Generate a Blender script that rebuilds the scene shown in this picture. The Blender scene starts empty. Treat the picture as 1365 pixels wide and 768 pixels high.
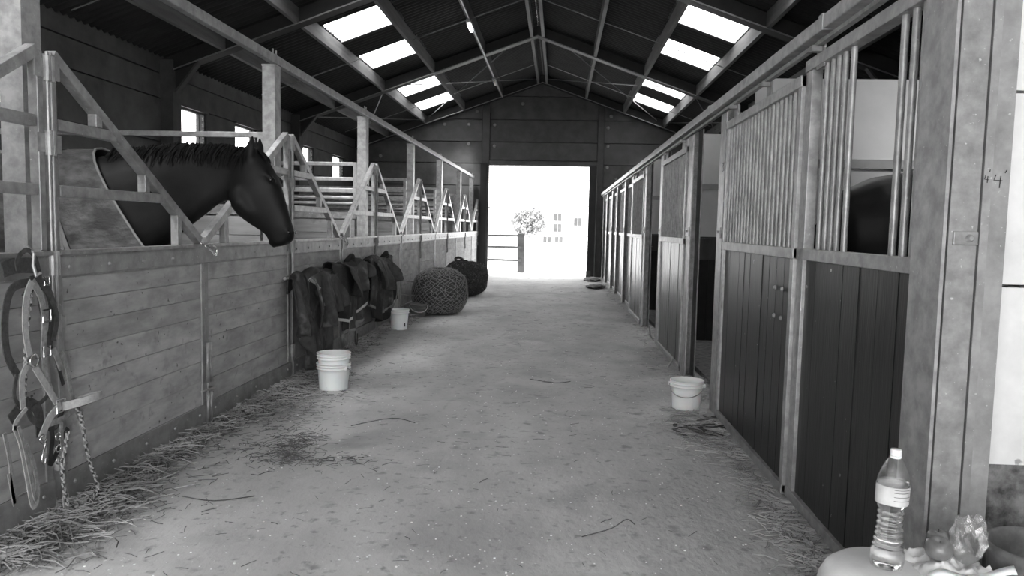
import bpy, bmesh, math, random
from mathutils import Vector, Matrix, Euler, noise as mnoise
random.seed(7)
R=random.random
def U(a,b): return a+(b-a)*R()
PI=math.pi
SC=bpy.context.scene
COL=SC.collection

# ---------------------------------------------------------------- camera
cam=bpy.data.cameras.new('camera'); co=bpy.data.objects.new('camera',cam); COL.objects.link(co)
cam.sensor_fit='HORIZONTAL'; cam.sensor_width=36; cam.lens=36*1013/1365; cam.clip_start=.05; cam.clip_end=500
yaw,pitch,roll=.0599,.0808,.02116
f=Vector((-math.sin(yaw)*math.cos(pitch),math.cos(yaw)*math.cos(pitch),-math.sin(pitch)))
r0=Vector((math.cos(yaw),math.sin(yaw),0)); u0=r0.cross(f)
rr=math.cos(roll)*r0+math.sin(roll)*u0; uu=-math.sin(roll)*r0+math.cos(roll)*u0
M=Matrix((rr,uu,-f)).transposed().to_4x4(); M.translation=(0,0,1.5)
co.matrix_world=M; SC.camera=co

# ---------------------------------------------------------------- world, light, exposure
w=bpy.data.worlds.new('world'); SC.world=w; w.use_nodes=True
nt=w.node_tree; nt.nodes.clear()
bg=nt.nodes.new('ShaderNodeBackground'); out=nt.nodes.new('ShaderNodeOutputWorld')
tc=nt.nodes.new('ShaderNodeTexCoord'); nz=nt.nodes.new('ShaderNodeTexNoise'); nz.inputs['Scale'].default_value=1.6
cr=nt.nodes.new('ShaderNodeValToRGB'); cr.color_ramp.elements[0].color=(.86,.86,.86,1); cr.color_ramp.elements[1].color=(1,1,1,1)
nt.links.new(tc.outputs['Generated'],nz.inputs['Vector']); nt.links.new(nz.outputs['Fac'],cr.inputs['Fac'])
nt.links.new(cr.outputs['Color'],bg.inputs['Color']); nt.links.new(bg.outputs[0],out.inputs[0])
bg.inputs['Strength'].default_value=3.0
sl=bpy.data.lights.new('sun','SUN'); sl.energy=4.0; sl.angle=.25
so=bpy.data.objects.new('sun',sl); COL.objects.link(so); so.rotation_euler=(math.radians(38),math.radians(-12),0)
def portal(loc,rot,sx,sy):
    l=bpy.data.lights.new('daylight_portal','AREA'); l.shape='RECTANGLE'; l.size=sx; l.size_y=sy
    l.cycles.is_portal=True
    o=bpy.data.objects.new('daylight_portal',l); COL.objects.link(o); o.location=loc; o.rotation_euler=rot
portal((-.63,23.75,1.7),(-PI/2,0,0),3.3,3.4)
portal((-.45,-2.65,1.75),(PI/2,0,0),4.9,3.5)
SC.view_settings.view_transform='Standard'; SC.view_settings.look='None'
SC.view_settings.exposure=1.52; SC.view_settings.gamma=1; SC.view_settings.use_curve_mapping=False

# ---------------------------------------------------------------- materials (greys: the photograph is black and white)
def mat(name,a,b=None,rough=.7,metal=0,scale=6,stretch=(1,1,1),bump=.2,bs=None,spec=.5,detail=6,lo=.35,hi=.65,spots=None,coords='Object',trans=0,bdist=.01,mid=None):
    b=a if b is None else b
    m=bpy.data.materials.new(name); m.use_nodes=True; n=m.node_tree; p=n.nodes['Principled BSDF']
    L=n.links.new
    t=n.nodes.new('ShaderNodeTexCoord'); oi=n.nodes.new('ShaderNodeObjectInfo')
    ad=n.nodes.new('ShaderNodeVectorMath'); ad.operation='ADD'
    mul=n.nodes.new('ShaderNodeMath'); mul.operation='MULTIPLY'; mul.inputs[1].default_value=37
    L(oi.outputs['Random'],mul.inputs[0]); L(t.outputs[coords],ad.inputs[0]); L(mul.outputs[0],ad.inputs[1])
    mp=n.nodes.new('ShaderNodeMapping'); mp.inputs['Scale'].default_value=stretch; L(ad.outputs[0],mp.inputs['Vector'])
    nz=n.nodes.new('ShaderNodeTexNoise'); nz.inputs['Scale'].default_value=scale; nz.inputs['Detail'].default_value=detail; nz.inputs['Roughness'].default_value=.62
    L(mp.outputs[0],nz.inputs['Vector'])
    cr=n.nodes.new('ShaderNodeValToRGB'); e=cr.color_ramp.elements
    e[0].position=lo; e[1].position=hi; e[0].color=(a,a,a,1); e[1].color=(b,b,b,1)
    if mid is not None:
        k=cr.color_ramp.elements.new(mid[0]); k.color=(mid[1],)*3+(1,)
    L(nz.outputs['Fac'],cr.inputs['Fac']); src=cr.outputs['Color']
    # slight per-piece variation
    hm=n.nodes.new('ShaderNodeMapRange'); hm.inputs['To Min'].default_value=.88; hm.inputs['To Max'].default_value=1.1
    L(oi.outputs['Random'],hm.inputs['Value'])
    mx=n.nodes.new('ShaderNodeVectorMath'); mx.operation='SCALE'; L(src,mx.inputs[0]); L(hm.outputs[0],mx.inputs['Scale']); src=mx.outputs[0]
    for (sc,thr,col,wd) in (spots or []):
        n2=n.nodes.new('ShaderNodeTexNoise'); n2.inputs['Scale'].default_value=sc; n2.inputs['Detail'].default_value=4
        L(ad.outputs[0],n2.inputs['Vector'])
        mr=n.nodes.new('ShaderNodeMapRange'); mr.inputs['From Min'].default_value=thr; mr.inputs['From Max'].default_value=thr+wd
        L(n2.outputs['Fac'],mr.inputs['Value'])
        mm=n.nodes.new('ShaderNodeMix'); mm.data_type='RGBA'; L(mr.outputs[0],mm.inputs['Factor']); L(src,mm.inputs['A']); mm.inputs['B'].default_value=(col,col,col,1); src=mm.outputs['Result']
    L(src,p.inputs['Base Color'])
    p.inputs['Roughness'].default_value=rough; p.inputs['Metallic'].default_value=metal
    p.inputs['Specular IOR Level'].default_value=spec; p.inputs['Transmission Weight'].default_value=trans
    if bump:
        bp=n.nodes.new('ShaderNodeBump'); bp.inputs['Strength'].default_value=bump; bp.inputs['Distance'].default_value=bdist
        if bs:
            n3=n.nodes.new('ShaderNodeTexNoise'); n3.inputs['Scale'].default_value=bs; n3.inputs['Detail'].default_value=5; L(mp.outputs[0],n3.inputs['Vector']); L(n3.outputs['Fac'],bp.inputs['Height'])
        else: L(nz.outputs['Fac'],bp.inputs['Height'])
        L(bp.outputs[0],p.inputs['Normal'])
    return m
MT={}
MT['galv']=mat('galvanised_steel',.26,.42,.45,.5,14,spots=[(60,.7,.55,.03),(5,.6,.25,.12)],bump=.12)
MT['galv2']=mat('galvanised_steel_plate',.22,.34,.5,.45,9,spots=[(70,.68,.5,.03)],bump=.1)
MT['galvd']=mat('dull_galvanised_steel',.16,.28,.5,.5,14,bump=.15,spots=[(60,.66,.42,.03)])
MT['wood']=mat('grey_softwood',.23,.43,.75,0,2.6,(1,1.2,4),bump=.25,bs=12,spots=[(4.5,.6,.2,.2),(26,.69,.08,.03),(11,.62,.25,.1)],detail=8,lo=.3,hi=.68,bdist=.004)
MT['woodp']=mat('partition_softwood',.13,.27,.78,0,2.0,(.7,1,5),bump=.25,bs=9,spots=[(4.5,.6,.10,.12)],detail=8,lo=.3,hi=.68,bdist=.004)
MT['dark']=mat('dark_stained_board',.007,.02,.42,0,5,(1,6,.5),bump=.35,bs=12,spots=[(22,.725,.4,.02)],detail=8,bdist=.004,spec=.35)
MT['dark2']=mat('worn_dark_board',.018,.06,.36,0,5,(1,7,.45),bump=.5,bs=10,spots=[(24,.72,.4,.02)],detail=8,bdist=.005)
MT['black']=mat('black_board',.006,.014,.8,0,5,bump=.1)
MT['conc']=mat('grey_concrete_panel',.065,.10,.88,0,3,bump=.3,bs=30,spots=[(2,.6,.055,.2)],bdist=.005)
MT['concd']=mat('dark_concrete_frame',.05,.075,.85,0,4,bump=.2,bs=25)
MT['beam']=mat('pale_purlin_timber',.085,.14,.7,0,3,(1,.4,4),bump=.2)
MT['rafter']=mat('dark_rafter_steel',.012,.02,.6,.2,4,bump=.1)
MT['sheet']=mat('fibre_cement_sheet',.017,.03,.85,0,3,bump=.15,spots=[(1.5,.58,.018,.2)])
MT['floor']=mat('dusty_concrete_floor',.33,.46,.9,0,1.6,(1,.6,1),bump=1,bs=30,detail=14,spots=[(2.1,.56,.32,.2),(7,.62,.26,.12),(16,.6,.27,.12),(42,.7,.62,.03),(30,.7,.19,.04)],bdist=.008)
MT['bed']=mat('trodden_bedding',.06,.16,.95,0,20,bump=.8,bs=50)
MT['pale']=mat('pale_steel_sheet',.38,.46,.5,.1,1.5,bump=.05,spots=[(1.6,.6,.38,.2)])
MT['palebeam']=mat('grey_channel',.22,.28,.6,.2,5,bump=.1)
MT['whitewall']=mat('white_painted_concrete',.64,.76,.85,0,5,bump=.3,bs=40,spots=[(14,.68,.3,.05)],bdist=.004)
MT['skirt']=mat('rough_dark_render',.04,.22,.95,0,14,bump=.9,bs=40,detail=10)
MT['straw']=mat('straw',.2,.46,.8,0,3,bump=0)
MT['strawd']=mat('damp_straw',.05,.14,.85,0,3,bump=0)
MT['coat']=mat('black_horse_coat',.003,.008,.5,0,5,bump=.1,bs=90,bdist=.001,spec=.16)
MT['hair']=mat('black_mane_hair',.003,.009,.7,0,20,bump=.1,spec=.15)
MT['eye']=mat('dark_glossy_eye',.005,.008,.05,0,2,bump=0)
MT['rug']=mat('grey_canvas_horse_rug',.03,.10,.9,0,5,(1,1,1.6),bump=.8,bs=9,bdist=.03,spots=[(5,.62,.12,.15)])
MT['rugband']=mat('pale_rug_binding',.14,.19,.85,0,12,bump=.2)
MT['rugdk']=mat('dark_canvas_rug',.02,.06,.85,0,7,bump=.6,bs=14,bdist=.025,spots=[(6,.58,.12,.12)])
MT['rugblk']=mat('black_fleece_rug',.008,.022,.95,0,8,bump=.45,bs=30,bdist=.02)
MT['bindw']=mat('white_rug_binding',.45,.6,.8,0,10,bump=.1)
MT['plas']=mat('white_bucket_plastic',.78,.84,.38,0,4,bump=.03)
MT['plas'].node_tree.nodes['Principled BSDF'].inputs['Subsurface Weight'].default_value=.1
MT['drum']=mat('milky_drum_plastic',.5,.62,.4,0,6,bump=.03)
MT['rub']=mat('dark_grey_rubber',.07,.12,.6,0,20,bump=.2)
MT['strap']=mat('grey_webbing_strap',.16,.28,.8,0,40,bump=.3)
MT['strapl']=mat('light_webbing_strap',.3,.42,.8,0,40,bump=.3)
MT['leather']=mat('black_leather',.012,.04,.5,0,20,bump=.2)
MT['strapd']=mat('charcoal_webbing_strap',.03,.07,.8,0,40,bump=.3)
MT['chrome']=mat('chrome_fitting',.7,.8,.18,1,10,bump=0)
MT['wire']=mat('bracing_steel',.22,.3,.4,.6,10,bump=0)
MT['hayball']=mat('packed_hay',.015,.07,.95,0,26,bump=.9,bs=40,bdist=.02)
MT['net']=mat('haynet_cord',.16,.3,.8,0,30,bump=0)
MT['netd']=mat('black_haynet_cord',.03,.06,.8,0,30,bump=0)
MT['apple']=mat('apple_skin',.10,.2,.32,0,9,bump=.02,spots=[(14,.66,.3,.05)])
MT['paper']=mat('crumpled_paper',.5,.66,.7,0,9,bump=.3)
MT['ink']=mat('black_marker_ink',.01,.01,.7,0,9,bump=0)
MT['outg']=mat('pale_gravel_yard',.7,.85,.95,0,2,bump=.3,bs=20)
MT['outwood']=mat('weathered_fence_timber',.1,.17,.9,0,3,bump=.3)
MT['render']=mat('white_rendered_wall',.75,.82,.9,0,2,bump=.1)
MT['oroof']=mat('pale_slate_roof',.45,.55,.8,0,6,bump=.1)
MT['owin']=mat('dark_window_glass',.03,.05,.2,0,2,bump=0)
MT['leaf']=mat('hazy_foliage',.10,.24,.9,0,8,bump=.5)
def glassy(name,col,rough,ior,thin=.5,bump=True):
    m=bpy.data.materials.new(name); m.use_nodes=True; n=m.node_tree; n.nodes.clear()
    o=n.nodes.new('ShaderNodeOutputMaterial'); a=n.nodes.new('ShaderNodeBsdfTransparent'); g=n.nodes.new('ShaderNodeBsdfGlossy'); mx=n.nodes.new('ShaderNodeMixShader'); f=n.nodes.new('ShaderNodeLayerWeight'); f.inputs['Blend'].default_value=.5; pw=n.nodes.new('ShaderNodeMath'); pw.operation='POWER'; pw.inputs[1].default_value=4; ma=n.nodes.new('ShaderNodeMath'); ma.operation='MULTIPLY_ADD'; f0=((ior-1)/(ior+1))**2; ma.inputs[1].default_value=min(.9,f0*9); ma.inputs[2].default_value=f0; n.links.new(f.outputs['Facing'],pw.inputs[0]); n.links.new(pw.outputs[0],ma.inputs[0])
    a.inputs['Color'].default_value=(col,)*3+(1,); g.inputs['Roughness'].default_value=rough
    d=n.nodes.new('ShaderNodeBsdfTranslucent'); d.inputs['Color'].default_value=(.8,.8,.8,1); m2=n.nodes.new('ShaderNodeMixShader'); m2.inputs[0].default_value=thin
    nzz=n.nodes.new('ShaderNodeTexNoise'); nzz.inputs['Scale'].default_value=40; bp=n.nodes.new('ShaderNodeBump'); bp.inputs['Strength'].default_value=.5; bp.inputs['Distance'].default_value=.005
    n.links.new(nzz.outputs['Fac'],bp.inputs['Height'])
    if bump: n.links.new(bp.outputs[0],g.inputs['Normal']); n.links.new(bp.outputs[0],f.inputs['Normal'])
    n.links.new(a.outputs[0],m2.inputs[1]); n.links.new(d.outputs[0],m2.inputs[2])
    n.links.new(ma.outputs[0],mx.inputs[0]); n.links.new(m2.outputs[0],mx.inputs[1]); n.links.new(g.outputs[0],mx.inputs[2]); n.links.new(mx.outputs[0],o.inputs[0])
    return m
MT['skyl']=glassy('translucent_rooflight',.9,.4,1.15,.35,False)
MT['bottle']=glassy('clear_bottle_plastic',.97,.05,1.9,.12)
MT['clearpl']=glassy('crinkled_clear_film',.95,.1,3.2,.35)
MT['clearbk']=glassy('clear_bucket_plastic',.85,.2,1.5,.45)
MT['glass']=glassy('window_glass',.95,.05,1.12,.05,False)
MT['water']=bpy.data.materials.new('clear_water'); MT['water'].use_nodes=True
_p=MT['water'].node_tree.nodes['Principled BSDF']; _p.inputs['Transmission Weight'].default_value=1; _p.inputs['IOR'].default_value=1.33; _p.inputs['Roughness'].default_value=.02; _p.inputs['Base Color'].default_value=(1,1,1,1)
def emis(name,s):
    m=bpy.data.materials.new(name); m.use_nodes=True; p=m.node_tree.nodes['Principled BSDF']
    p.inputs['Emission Color'].default_value=(1,1,1,1); p.inputs['Emission Strength'].default_value=s; return m
MT['lamp']=emis('lit_lamp_diffuser',2.5)

# ---------------------------------------------------------------- mesh helpers
class MB:
    def __init__(s): s.v=[]; s.f=[]
    def quad(s,*p):
        n=len(s.v); s.v+=[tuple(q) for q in p]; s.f.append(tuple(range(n,n+len(p)))); return s
    def box(s,x0,x1,y0,y1,z0,z1):
        n=len(s.v)
        s.v+=[(x0,y0,z0),(x1,y0,z0),(x1,y1,z0),(x0,y1,z0),(x0,y0,z1),(x1,y0,z1),(x1,y1,z1),(x0,y1,z1)]
        s.f+=[tuple(n+i for i in q) for q in ((3,2,1,0),(4,5,6,7),(0,1,5,4),(1,2,6,5),(2,3,7,6),(3,0,4,7))]; return s
    def bar(s,p,q,a,b,up=(1,0,0)):   # square bar between p,q; a = size along up, b = the other
        p=Vector(p);q=Vector(q);d=(q-p).normalized();u=Vector(up);u=(u-d*u.dot(d)).normalized();w=d.cross(u)
        n=len(s.v)
        for c in (p,q):
            for i,j in ((-1,-1),(1,-1),(1,1),(-1,1)): s.v.append(tuple(c+u*(i*a/2)+w*(j*b/2)))
        s.f+=[tuple(n+i for i in q) for q in ((0,1,2,3),(7,6,5,4),(4,5,1,0),(5,6,2,1),(6,7,3,2),(7,4,0,3))]; return s
    def prism(s,poly,axis,a,b):      # poly of 2D points; axis 0/1/2 extruded from a to b
        n=len(s.v);k=len(poly)
        for c in (a,b):
            for (p,q) in poly:
                s.v.append((c,p,q) if axis==0 else (p,c,q) if axis==1 else (p,q,c))
        s.f.append(tuple(n+i for i in range(k))); s.f.append(tuple(n+k+i for i in reversed(range(k))))
        for i in range(k): j=(i+1)%k; s.f.append((n+i,n+k+i,n+k+j,n+j))
        return s
    def tube(s,pts,r,seg=8,closed=False,cap=True,flat=None):
        pts=[Vector(p) for p in pts]; N=len(pts); rs=r if isinstance(r,(list,tuple)) else [r]*N
        n0=len(s.v); prev=None
        for i,p in enumerate(pts):
            if closed: d=pts[(i+1)%N]-pts[i-1]
            else: d=pts[min(i+1,N-1)]-pts[max(i-1,0)]
            d.normalize()
            u=prev if prev is not None else (Vector((0,0,1)) if abs(d.z)<.9 else Vector((1,0,0)))
            u=(u-d*u.dot(d)).normalized(); prev=u; w=d.cross(u)
            for k in range(seg):
                a=2*PI*k/seg; s.v.append(tuple(p+(u*math.cos(a)+w*math.sin(a))*rs[i]))
        for i in range(N if closed else N-1):
            j=(i+1)%N
            for k in range(seg):
                l=(k+1)%seg; s.f.append((n0+i*seg+k,n0+i*seg+l,n0+j*seg+l,n0+j*seg+k))
        if cap and not closed:
            s.f.append(tuple(n0+k for k in reversed(range(seg)))); s.f.append(tuple(n0+(N-1)*seg+k for k in range(seg)))
        return s
    def lathe(s,prof,c=(0,0,0),seg=28,axis=2,ofs=None):
        n0=len(s.v)
        for i,(r,z) in enumerate(prof):
            for k in range(seg):
                a=2*PI*k/seg; rr_=r*(ofs(a,z) if ofs else 1); x,y=rr_*math.cos(a),rr_*math.sin(a)
                s.v.append((c[0]+x,c[1]+y,c[2]+z) if axis==2 else (c[0]+z,c[1]+x,c[2]+y) if axis==0 else (c[0]+x,c[1]+z,c[2]+y))
        for i in range(len(prof)-1):
            for k in range(seg):
                l=(k+1)%seg; s.f.append((n0+i*seg+k,n0+i*seg+l,n0+(i+1)*seg+l,n0+(i+1)*seg+k))
        return s
    def strap(s,pts,wd,th,nrm=(1,0,0),sub=4,wdir=None):   # flat band along a smooth path
        pts=smooth(pts,sub); N=len(pts); n0=len(s.v); nv=Vector(nrm)
        for i,p in enumerate(pts):
            d=(pts[min(i+1,N-1)]-pts[max(i-1,0)]).normalized(); w=d.cross(nv) if wdir is None else Vector(wdir)-d*d.dot(Vector(wdir))
            if w.length<1e-3: w=Vector((0,1,0))
            w.normalize(); t=w.cross(d).normalized()
            for a,b in ((-1,-1),(1,-1),(1,1),(-1,1)): s.v.append(tuple(p+w*(a*wd/2)+t*(b*th/2)))
        for i in range(N-1):
            for k in range(4): l=(k+1)%4; s.f.append((n0+i*4+k,n0+i*4+l,n0+(i+1)*4+l,n0+(i+1)*4+k))
        s.f.append((n0+3,n0+2,n0+1,n0)); e=n0+(N-1)*4; s.f.append((e,e+1,e+2,e+3)); return s
def smooth(pts,sub=4,closed=False):
    P=[Vector(p) for p in pts]; o=[]; N=len(P)
    for i in range(N if closed else N-1):
        if closed: a,b,c,d=P[i-1],P[i],P[(i+1)%N],P[(i+2)%N]
        else: a,b,c,d=P[max(i-1,0)],P[i],P[i+1],P[min(i+2,N-1)]
        for k in range(sub):
            t=k/sub; o.append(.5*((2*b)+(c-a)*t+(2*a-5*b+4*c-d)*t*t+(3*b-a-3*c+d)*t*t*t))
    if not closed: o.append(P[-1])
    return o
def mesh(mb,m,sm=False,name='part'):
    me=bpy.data.meshes.new(name); me.from_pydata(mb.v,[],mb.f); me.materials.append(MT[m])
    if sm:
        for p in me.polygons: p.use_smooth=True
    bm=bmesh.new(); bm.from_mesh(me); bmesh.ops.recalc_face_normals(bm,faces=bm.faces); bm.to_mesh(me); bm.free()
    return me
def wl(o):
    v=Vector((0,0,0))
    while o: v+=o.location; o=o.parent
    return v
def part(name,me,parent=None,loc=(0,0,0),label=None,kind=None):
    o=bpy.data.objects.new(name,me); COL.objects.link(o); o.location=loc
    if parent: o.parent=parent
    if label: o['label']=label
    if kind: o['kind']=kind
    return o
def P(name,mb,m,parent=None,loc=(0,0,0),sm=False,label=None,kind=None,bev=0,world=False):
    if world and parent:
        d=wl(parent)+Vector(loc); mb.v=[(x-d.x,y-d.y,z-d.z) for x,y,z in mb.v]
    me=mesh(mb,m,sm,name); o=part(name,me,parent,loc,label,kind)
    if bev:
        b=o.modifiers.new('b','BEVEL'); b.width=bev; b.segments=2; b.limit_method='ANGLE'
    return o
def thing(name,label,cat,loc=(0,0,0),group=None,rz=0):
    o=bpy.data.objects.new(name,None); COL.objects.link(o); o.location=loc; o.rotation_euler.z=rz; o.empty_display_size=.1
    o['label']=label; o['category']=cat
    if group: o['group']=group
    return o
def tag(o,label,cat,group=None,kind=None):
    o['label']=label; o['category']=cat
    if group: o['group']=group
    if kind: o['kind']=kind
    return o
def struct(name,mb=None,m=None,loc=(0,0,0),label=None,cat=None):
    o=P(name,mb,m,None,loc) if mb else bpy.data.objects.new(name,None)
    if not mb: COL.objects.link(o); o.location=loc
    o['kind']='structure'
    if label: o['label']=label
    if cat: o['category']=cat
    return o
def copy_tree(o,parent=None):
    c=o.copy(); COL.objects.link(c); c.parent=parent
    for ch in list(o.children): copy_tree(ch,c)
    return c

# ---------------------------------------------------------------- building shell
XL,XR,YB,YF=-6.32,5.12,23.6,-2.5
RX=-.6
def under(x): return 5.84-.36*abs(x-RX)
def roofz(x): return under(x)+.28
struct('floor',MB().box(XL-.3,XR+.3,YF-.5,YB+.35,-.15,0),'floor',label='dusty pale concrete aisle floor with stains and straw bits',cat='floor')
struct('ground',MB().box(-80,80,YB+.35,140,-.35,-.05).box(-80,80,-60,YF-.5,-.35,-.05),'outg',label='bright pale gravel yard beyond the far doorway',cat='ground')
def clip(poly,f):   # keep points with f>=0
    o=[]
    for i in range(len(poly)):
        a,b=poly[i-1],poly[i]; fa,fb=f(a),f(b)
        if (fa>=0)!=(fb>=0):
            t=fa/(fa-fb); o.append((a[0]+(b[0]-a[0])*t,a[1]+(b[1]-a[1])*t))
        if fb>=0: o.append(b)
    return o
# back gable wall: backing with the doorway, panels with joints, columns, lintel
wb=struct('wall_back',None,None,(0,YB,0),label='dark concrete panelled gable wall around the far doorway',cat='wall')
DX0,DX1,DZ=-2.27,1.0,3.37
roofc=[lambda p:roofz(RX)-.36*(p[0]-RX)-p[1]-.02,lambda p:roofz(RX)+.36*(p[0]-RX)-p[1]-.02]
bk=MB()
for x0,x1,z0,z1 in ((XL-.2,DX0,0,7),(DX1,XR+.2,0,7),(DX0,DX1,DZ,7)):
    q=[(x0,z0),(x1,z0),(x1,z1),(x0,z1)]
    for fn in roofc: q=clip(q,fn)
    bk.prism(q,1,.10,.28)
P('backing',bk,'concd',wb)
zj=[0,.72,1.4,2.07,2.74,3.42,4.08,4.76,5.47,6.3]
xs=[(XL,-2.42),(-2.2,1.12),(1.3,XR)]
for (x0,x1) in xs:
    for z0,z1 in zip(zj[:-1],zj[1:]):
        if x0==-2.2:
            if z1<3.5: continue
            z0=max(z0,3.52)
        q=[(x0+.012,z0+.012),(x1-.012,z0+.012),(x1-.012,z1-.012),(x0+.012,z1-.012)]
        for fn in roofc: q=clip(q,fn)
        if len(q)>=3: P('concrete_panel',MB().prism(q,1,0+U(0,.008),.11),'conc',wb)
for x0,x1 in ((-2.42,-2.2),(1.12,1.3)):
    P('column',MB().box(x0,x1,-.06,.1,0,roofz(x0)-.12),'concd',wb)
P('lintel',MB().box(-2.2,1.12,-.05,.1,DZ,3.51),'conc',wb)
for x,z in ((-2.85,4.6),(-2.05,4.6),(-2.85,4.0),(-2.05,3.95),(-3.6,4.6),(-5.2,4.35),(-5.6,3.6),(-4.4,4.0),(1.42,4.55),(1.42,4.0),(1.42,3.35),(1.7,3.0),(-1.2,5.25),(-2.6,5.0),(1.5,4.9)):
    P('fixing_cap',MB().lathe([(0,-.025),(.03,-.025),(.05,-.012),(.055,0)],(x,0,z),12,1),'palebeam',wb)
# dark sliding leaf of the far doorway, seen on edge, and the dark jamb strips
d1=struct('door_1',MB().box(.88,1.08,-.28,-.08,.02,DZ+.02),'rafter',(0,YB,0),label='dark edge of the far sliding door pushed open to the right',cat='door')
P('bottom_guide',MB().box(.86,1.0,-.32,-.06,.0,.2),'concd',d1)
struct('trim_1',MB().box(-2.46,-2.26,-.1,-.0,0,3.42),'rafter',(0,YB,0),label='dark left jamb of the far doorway',cat='trim')

# left wall, windows, columns with haunches
wlft=struct('wall_left',None,None,(XL,0,0),label='dark concrete panelled side wall behind the left stalls',cat='wall')
rows=[0,.72,1.4,2.07,2.72,3.40,3.79,4.12]
wins=[2.6,6.35,8.25,12.3,14.6,18.25,21.0]
WW=1.08
cols=[-5.7,.2,6.1,11.95,17.8,23.6]
bk=MB(); bk.box(-.10,-.06,YF,YB+.3,0,2.74).box(-.10,-.06,YF,YB+.3,3.38,4.2)
yy=[YF]+[v for a in wins for v in (a,a+WW)]+[YB+.3]
for i in range(0,len(yy),2): bk.box(-.10,-.06,yy[i],yy[i+1],2.74,3.38)
P('backing',bk,'concd',wlft)
bays=[(YF,.2),(.2,6.1),(6.1,11.95),(11.95,17.8),(17.8,23.6)]
for (y0,y1) in bays:
    for z0,z1 in zip(rows[:-1],rows[1:]):
        segs=[(y0,y1)]
        if abs(z0-2.72)<.01:
            segs=[];c=y0
            for a in wins:
                if y0<a<y1: segs.append((c,a)); c=a+WW
            segs.append((c,y1))
        for a,b in segs:
            if b-a>.05: P('concrete_panel',MB().box(-.06,-U(0,.01),a+.012,b-.012,z0+.012,z1-.012),'conc',wlft)
for i,a in enumerate(wins):
    wd=struct('window_%d'%(i+1),None,None,(XL,a,2.74),label='small bright window with a notched vent strip, %s along the left wall'%('nearest','second','third','fourth','fifth','sixth','farthest')[i].__str__(),cat='window')
    fr=MB(); 
    for y0,y1,z0,z1 in ((0,WW,0,.04),(0,WW,.6,.64),(0,.04,0,.64),(WW-.04,WW,0,.64),(.84,.87,0,.64)): fr.box(-.09,-.03,y0,y1,z0,z1)
    P('window_frame',fr,'rafter',wd)
    P('pane',MB().box(-.07,-.065,.03,.86,.03,.61),'glass',wd)
    vp=MB(); vp.box(-.06,-.03,.87,.96,.03,.61)
    n=5
    for k in range(n+1): vp.box(-.06,-.03,.96,1.04,.03+k*.105,.03+k*.105+.05)
    P('vent_strip',vp,'pale',wd)
    P('window_sill',MB().box(-.06,.03,-.02,WW+.02,-.05,0),'conc',wd)
    P('drip_rail',MB().box(-.06,.035,-.02,WW+.02,.64,.68),'conc',wd)
for i,y in enumerate(cols[1:]):
    P('column',MB().box(-.02,.2,y-.13,y+.13,0,4.0),'concd',wlft)
wrt=struct('wall_right',None,None,(XR,0,0),label='concrete side wall behind the right-hand stalls',cat='wall')
P('backing',MB().box(.12,.3,YF,YB+.3,0,4.2),'concd',wrt)
for (y0,y1) in bays:
    for z0,z1 in zip(rows[:-1],rows[1:]): P('concrete_panel',MB().box(U(0,.01),.12,y0+.012,y1-.012,z0+.012,z1-.012),'conc',wrt)
wf=struct('wall_front',None,None,(0,YF,0),label='gable wall with the open near doorway behind the viewer',cat='wall')
fx0,fx1,fz=-2.9,2.0,3.5
for x0,x1,z0,z1 in ((XL-.2,fx0,0,7),(fx1,XR+.2,0,7),(fx0,fx1,fz,7)):
    q=[(x0,z0),(x1,z0),(x1,z1),(x0,z1)]
    for fn in roofc: q=clip(q,fn)
    P('gable_panel',MB().prism(q,1,-.2,0),'conc',wf)

# roof: corrugated sheets, rooflights, purlins, rafters, bracing
ceil=struct('ceiling',None,None,(RX,0,4),label='dark corrugated pitched roof with rafters, purlins and rooflights',cat='roof')
pl=[0,1.22,2.38,3.55,4.72,6.05]; prr=[0,1.32,2.47,3.65,4.82,6.05]
SW=1.176
def sheet_mesh(x0,x1,s,m):
    mb=MB(); n=40; a=.022
    z0=-.36*x0;z1=-.36*x1
    for i in range(n+1):
        y=SW*i/n*1.0; dz=a*math.cos(2*PI*i/5)
        mb.v+=[(s*x0,y,z0+dz),(s*x1,y,z1+dz)]
    for i in range(n): k=2*i; mb.f.append((k,k+1,k+3,k+2))
    return mesh(mb,m,True,'roof_sheet')
for s,ps,y00 in ((-1,pl,11.9-SW*13),(1,prr,11.65-SW*13)):
    for r in range(5):
        x0,x1=ps[r]-.04,ps[r+1]+.05
        if r==0: x0=0
        msh=sheet_mesh(x0,x1,s,'sheet'); msk=sheet_mesh(x0,x1,s,'skyl')
        for k in range(25):
            y=y00+k*SW
            if y<YF-1.2 or y>YB+.3: continue
            sky=(r==2 and (k-13)%5 in (1,3))
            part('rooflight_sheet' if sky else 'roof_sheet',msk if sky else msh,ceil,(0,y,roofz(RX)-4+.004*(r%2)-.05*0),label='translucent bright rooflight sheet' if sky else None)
zc=-4
for s,ps in ((-1,pl),(1,prr)):
    for i,dx in enumerate([.13]+ps[1:5]):
        x=s*dx; zt=roofz(RX+x)-.03
        P('purlin',MB().prism([(x-.035,zt-.24),(x+.035,zt-.24),(x+.035,zt),(x-.035,zt)],1,YF,YB,) ,'beam' if i in (3,) else 'rafter' if i==99 else 'beam',ceil,(0,0,zc))
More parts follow.
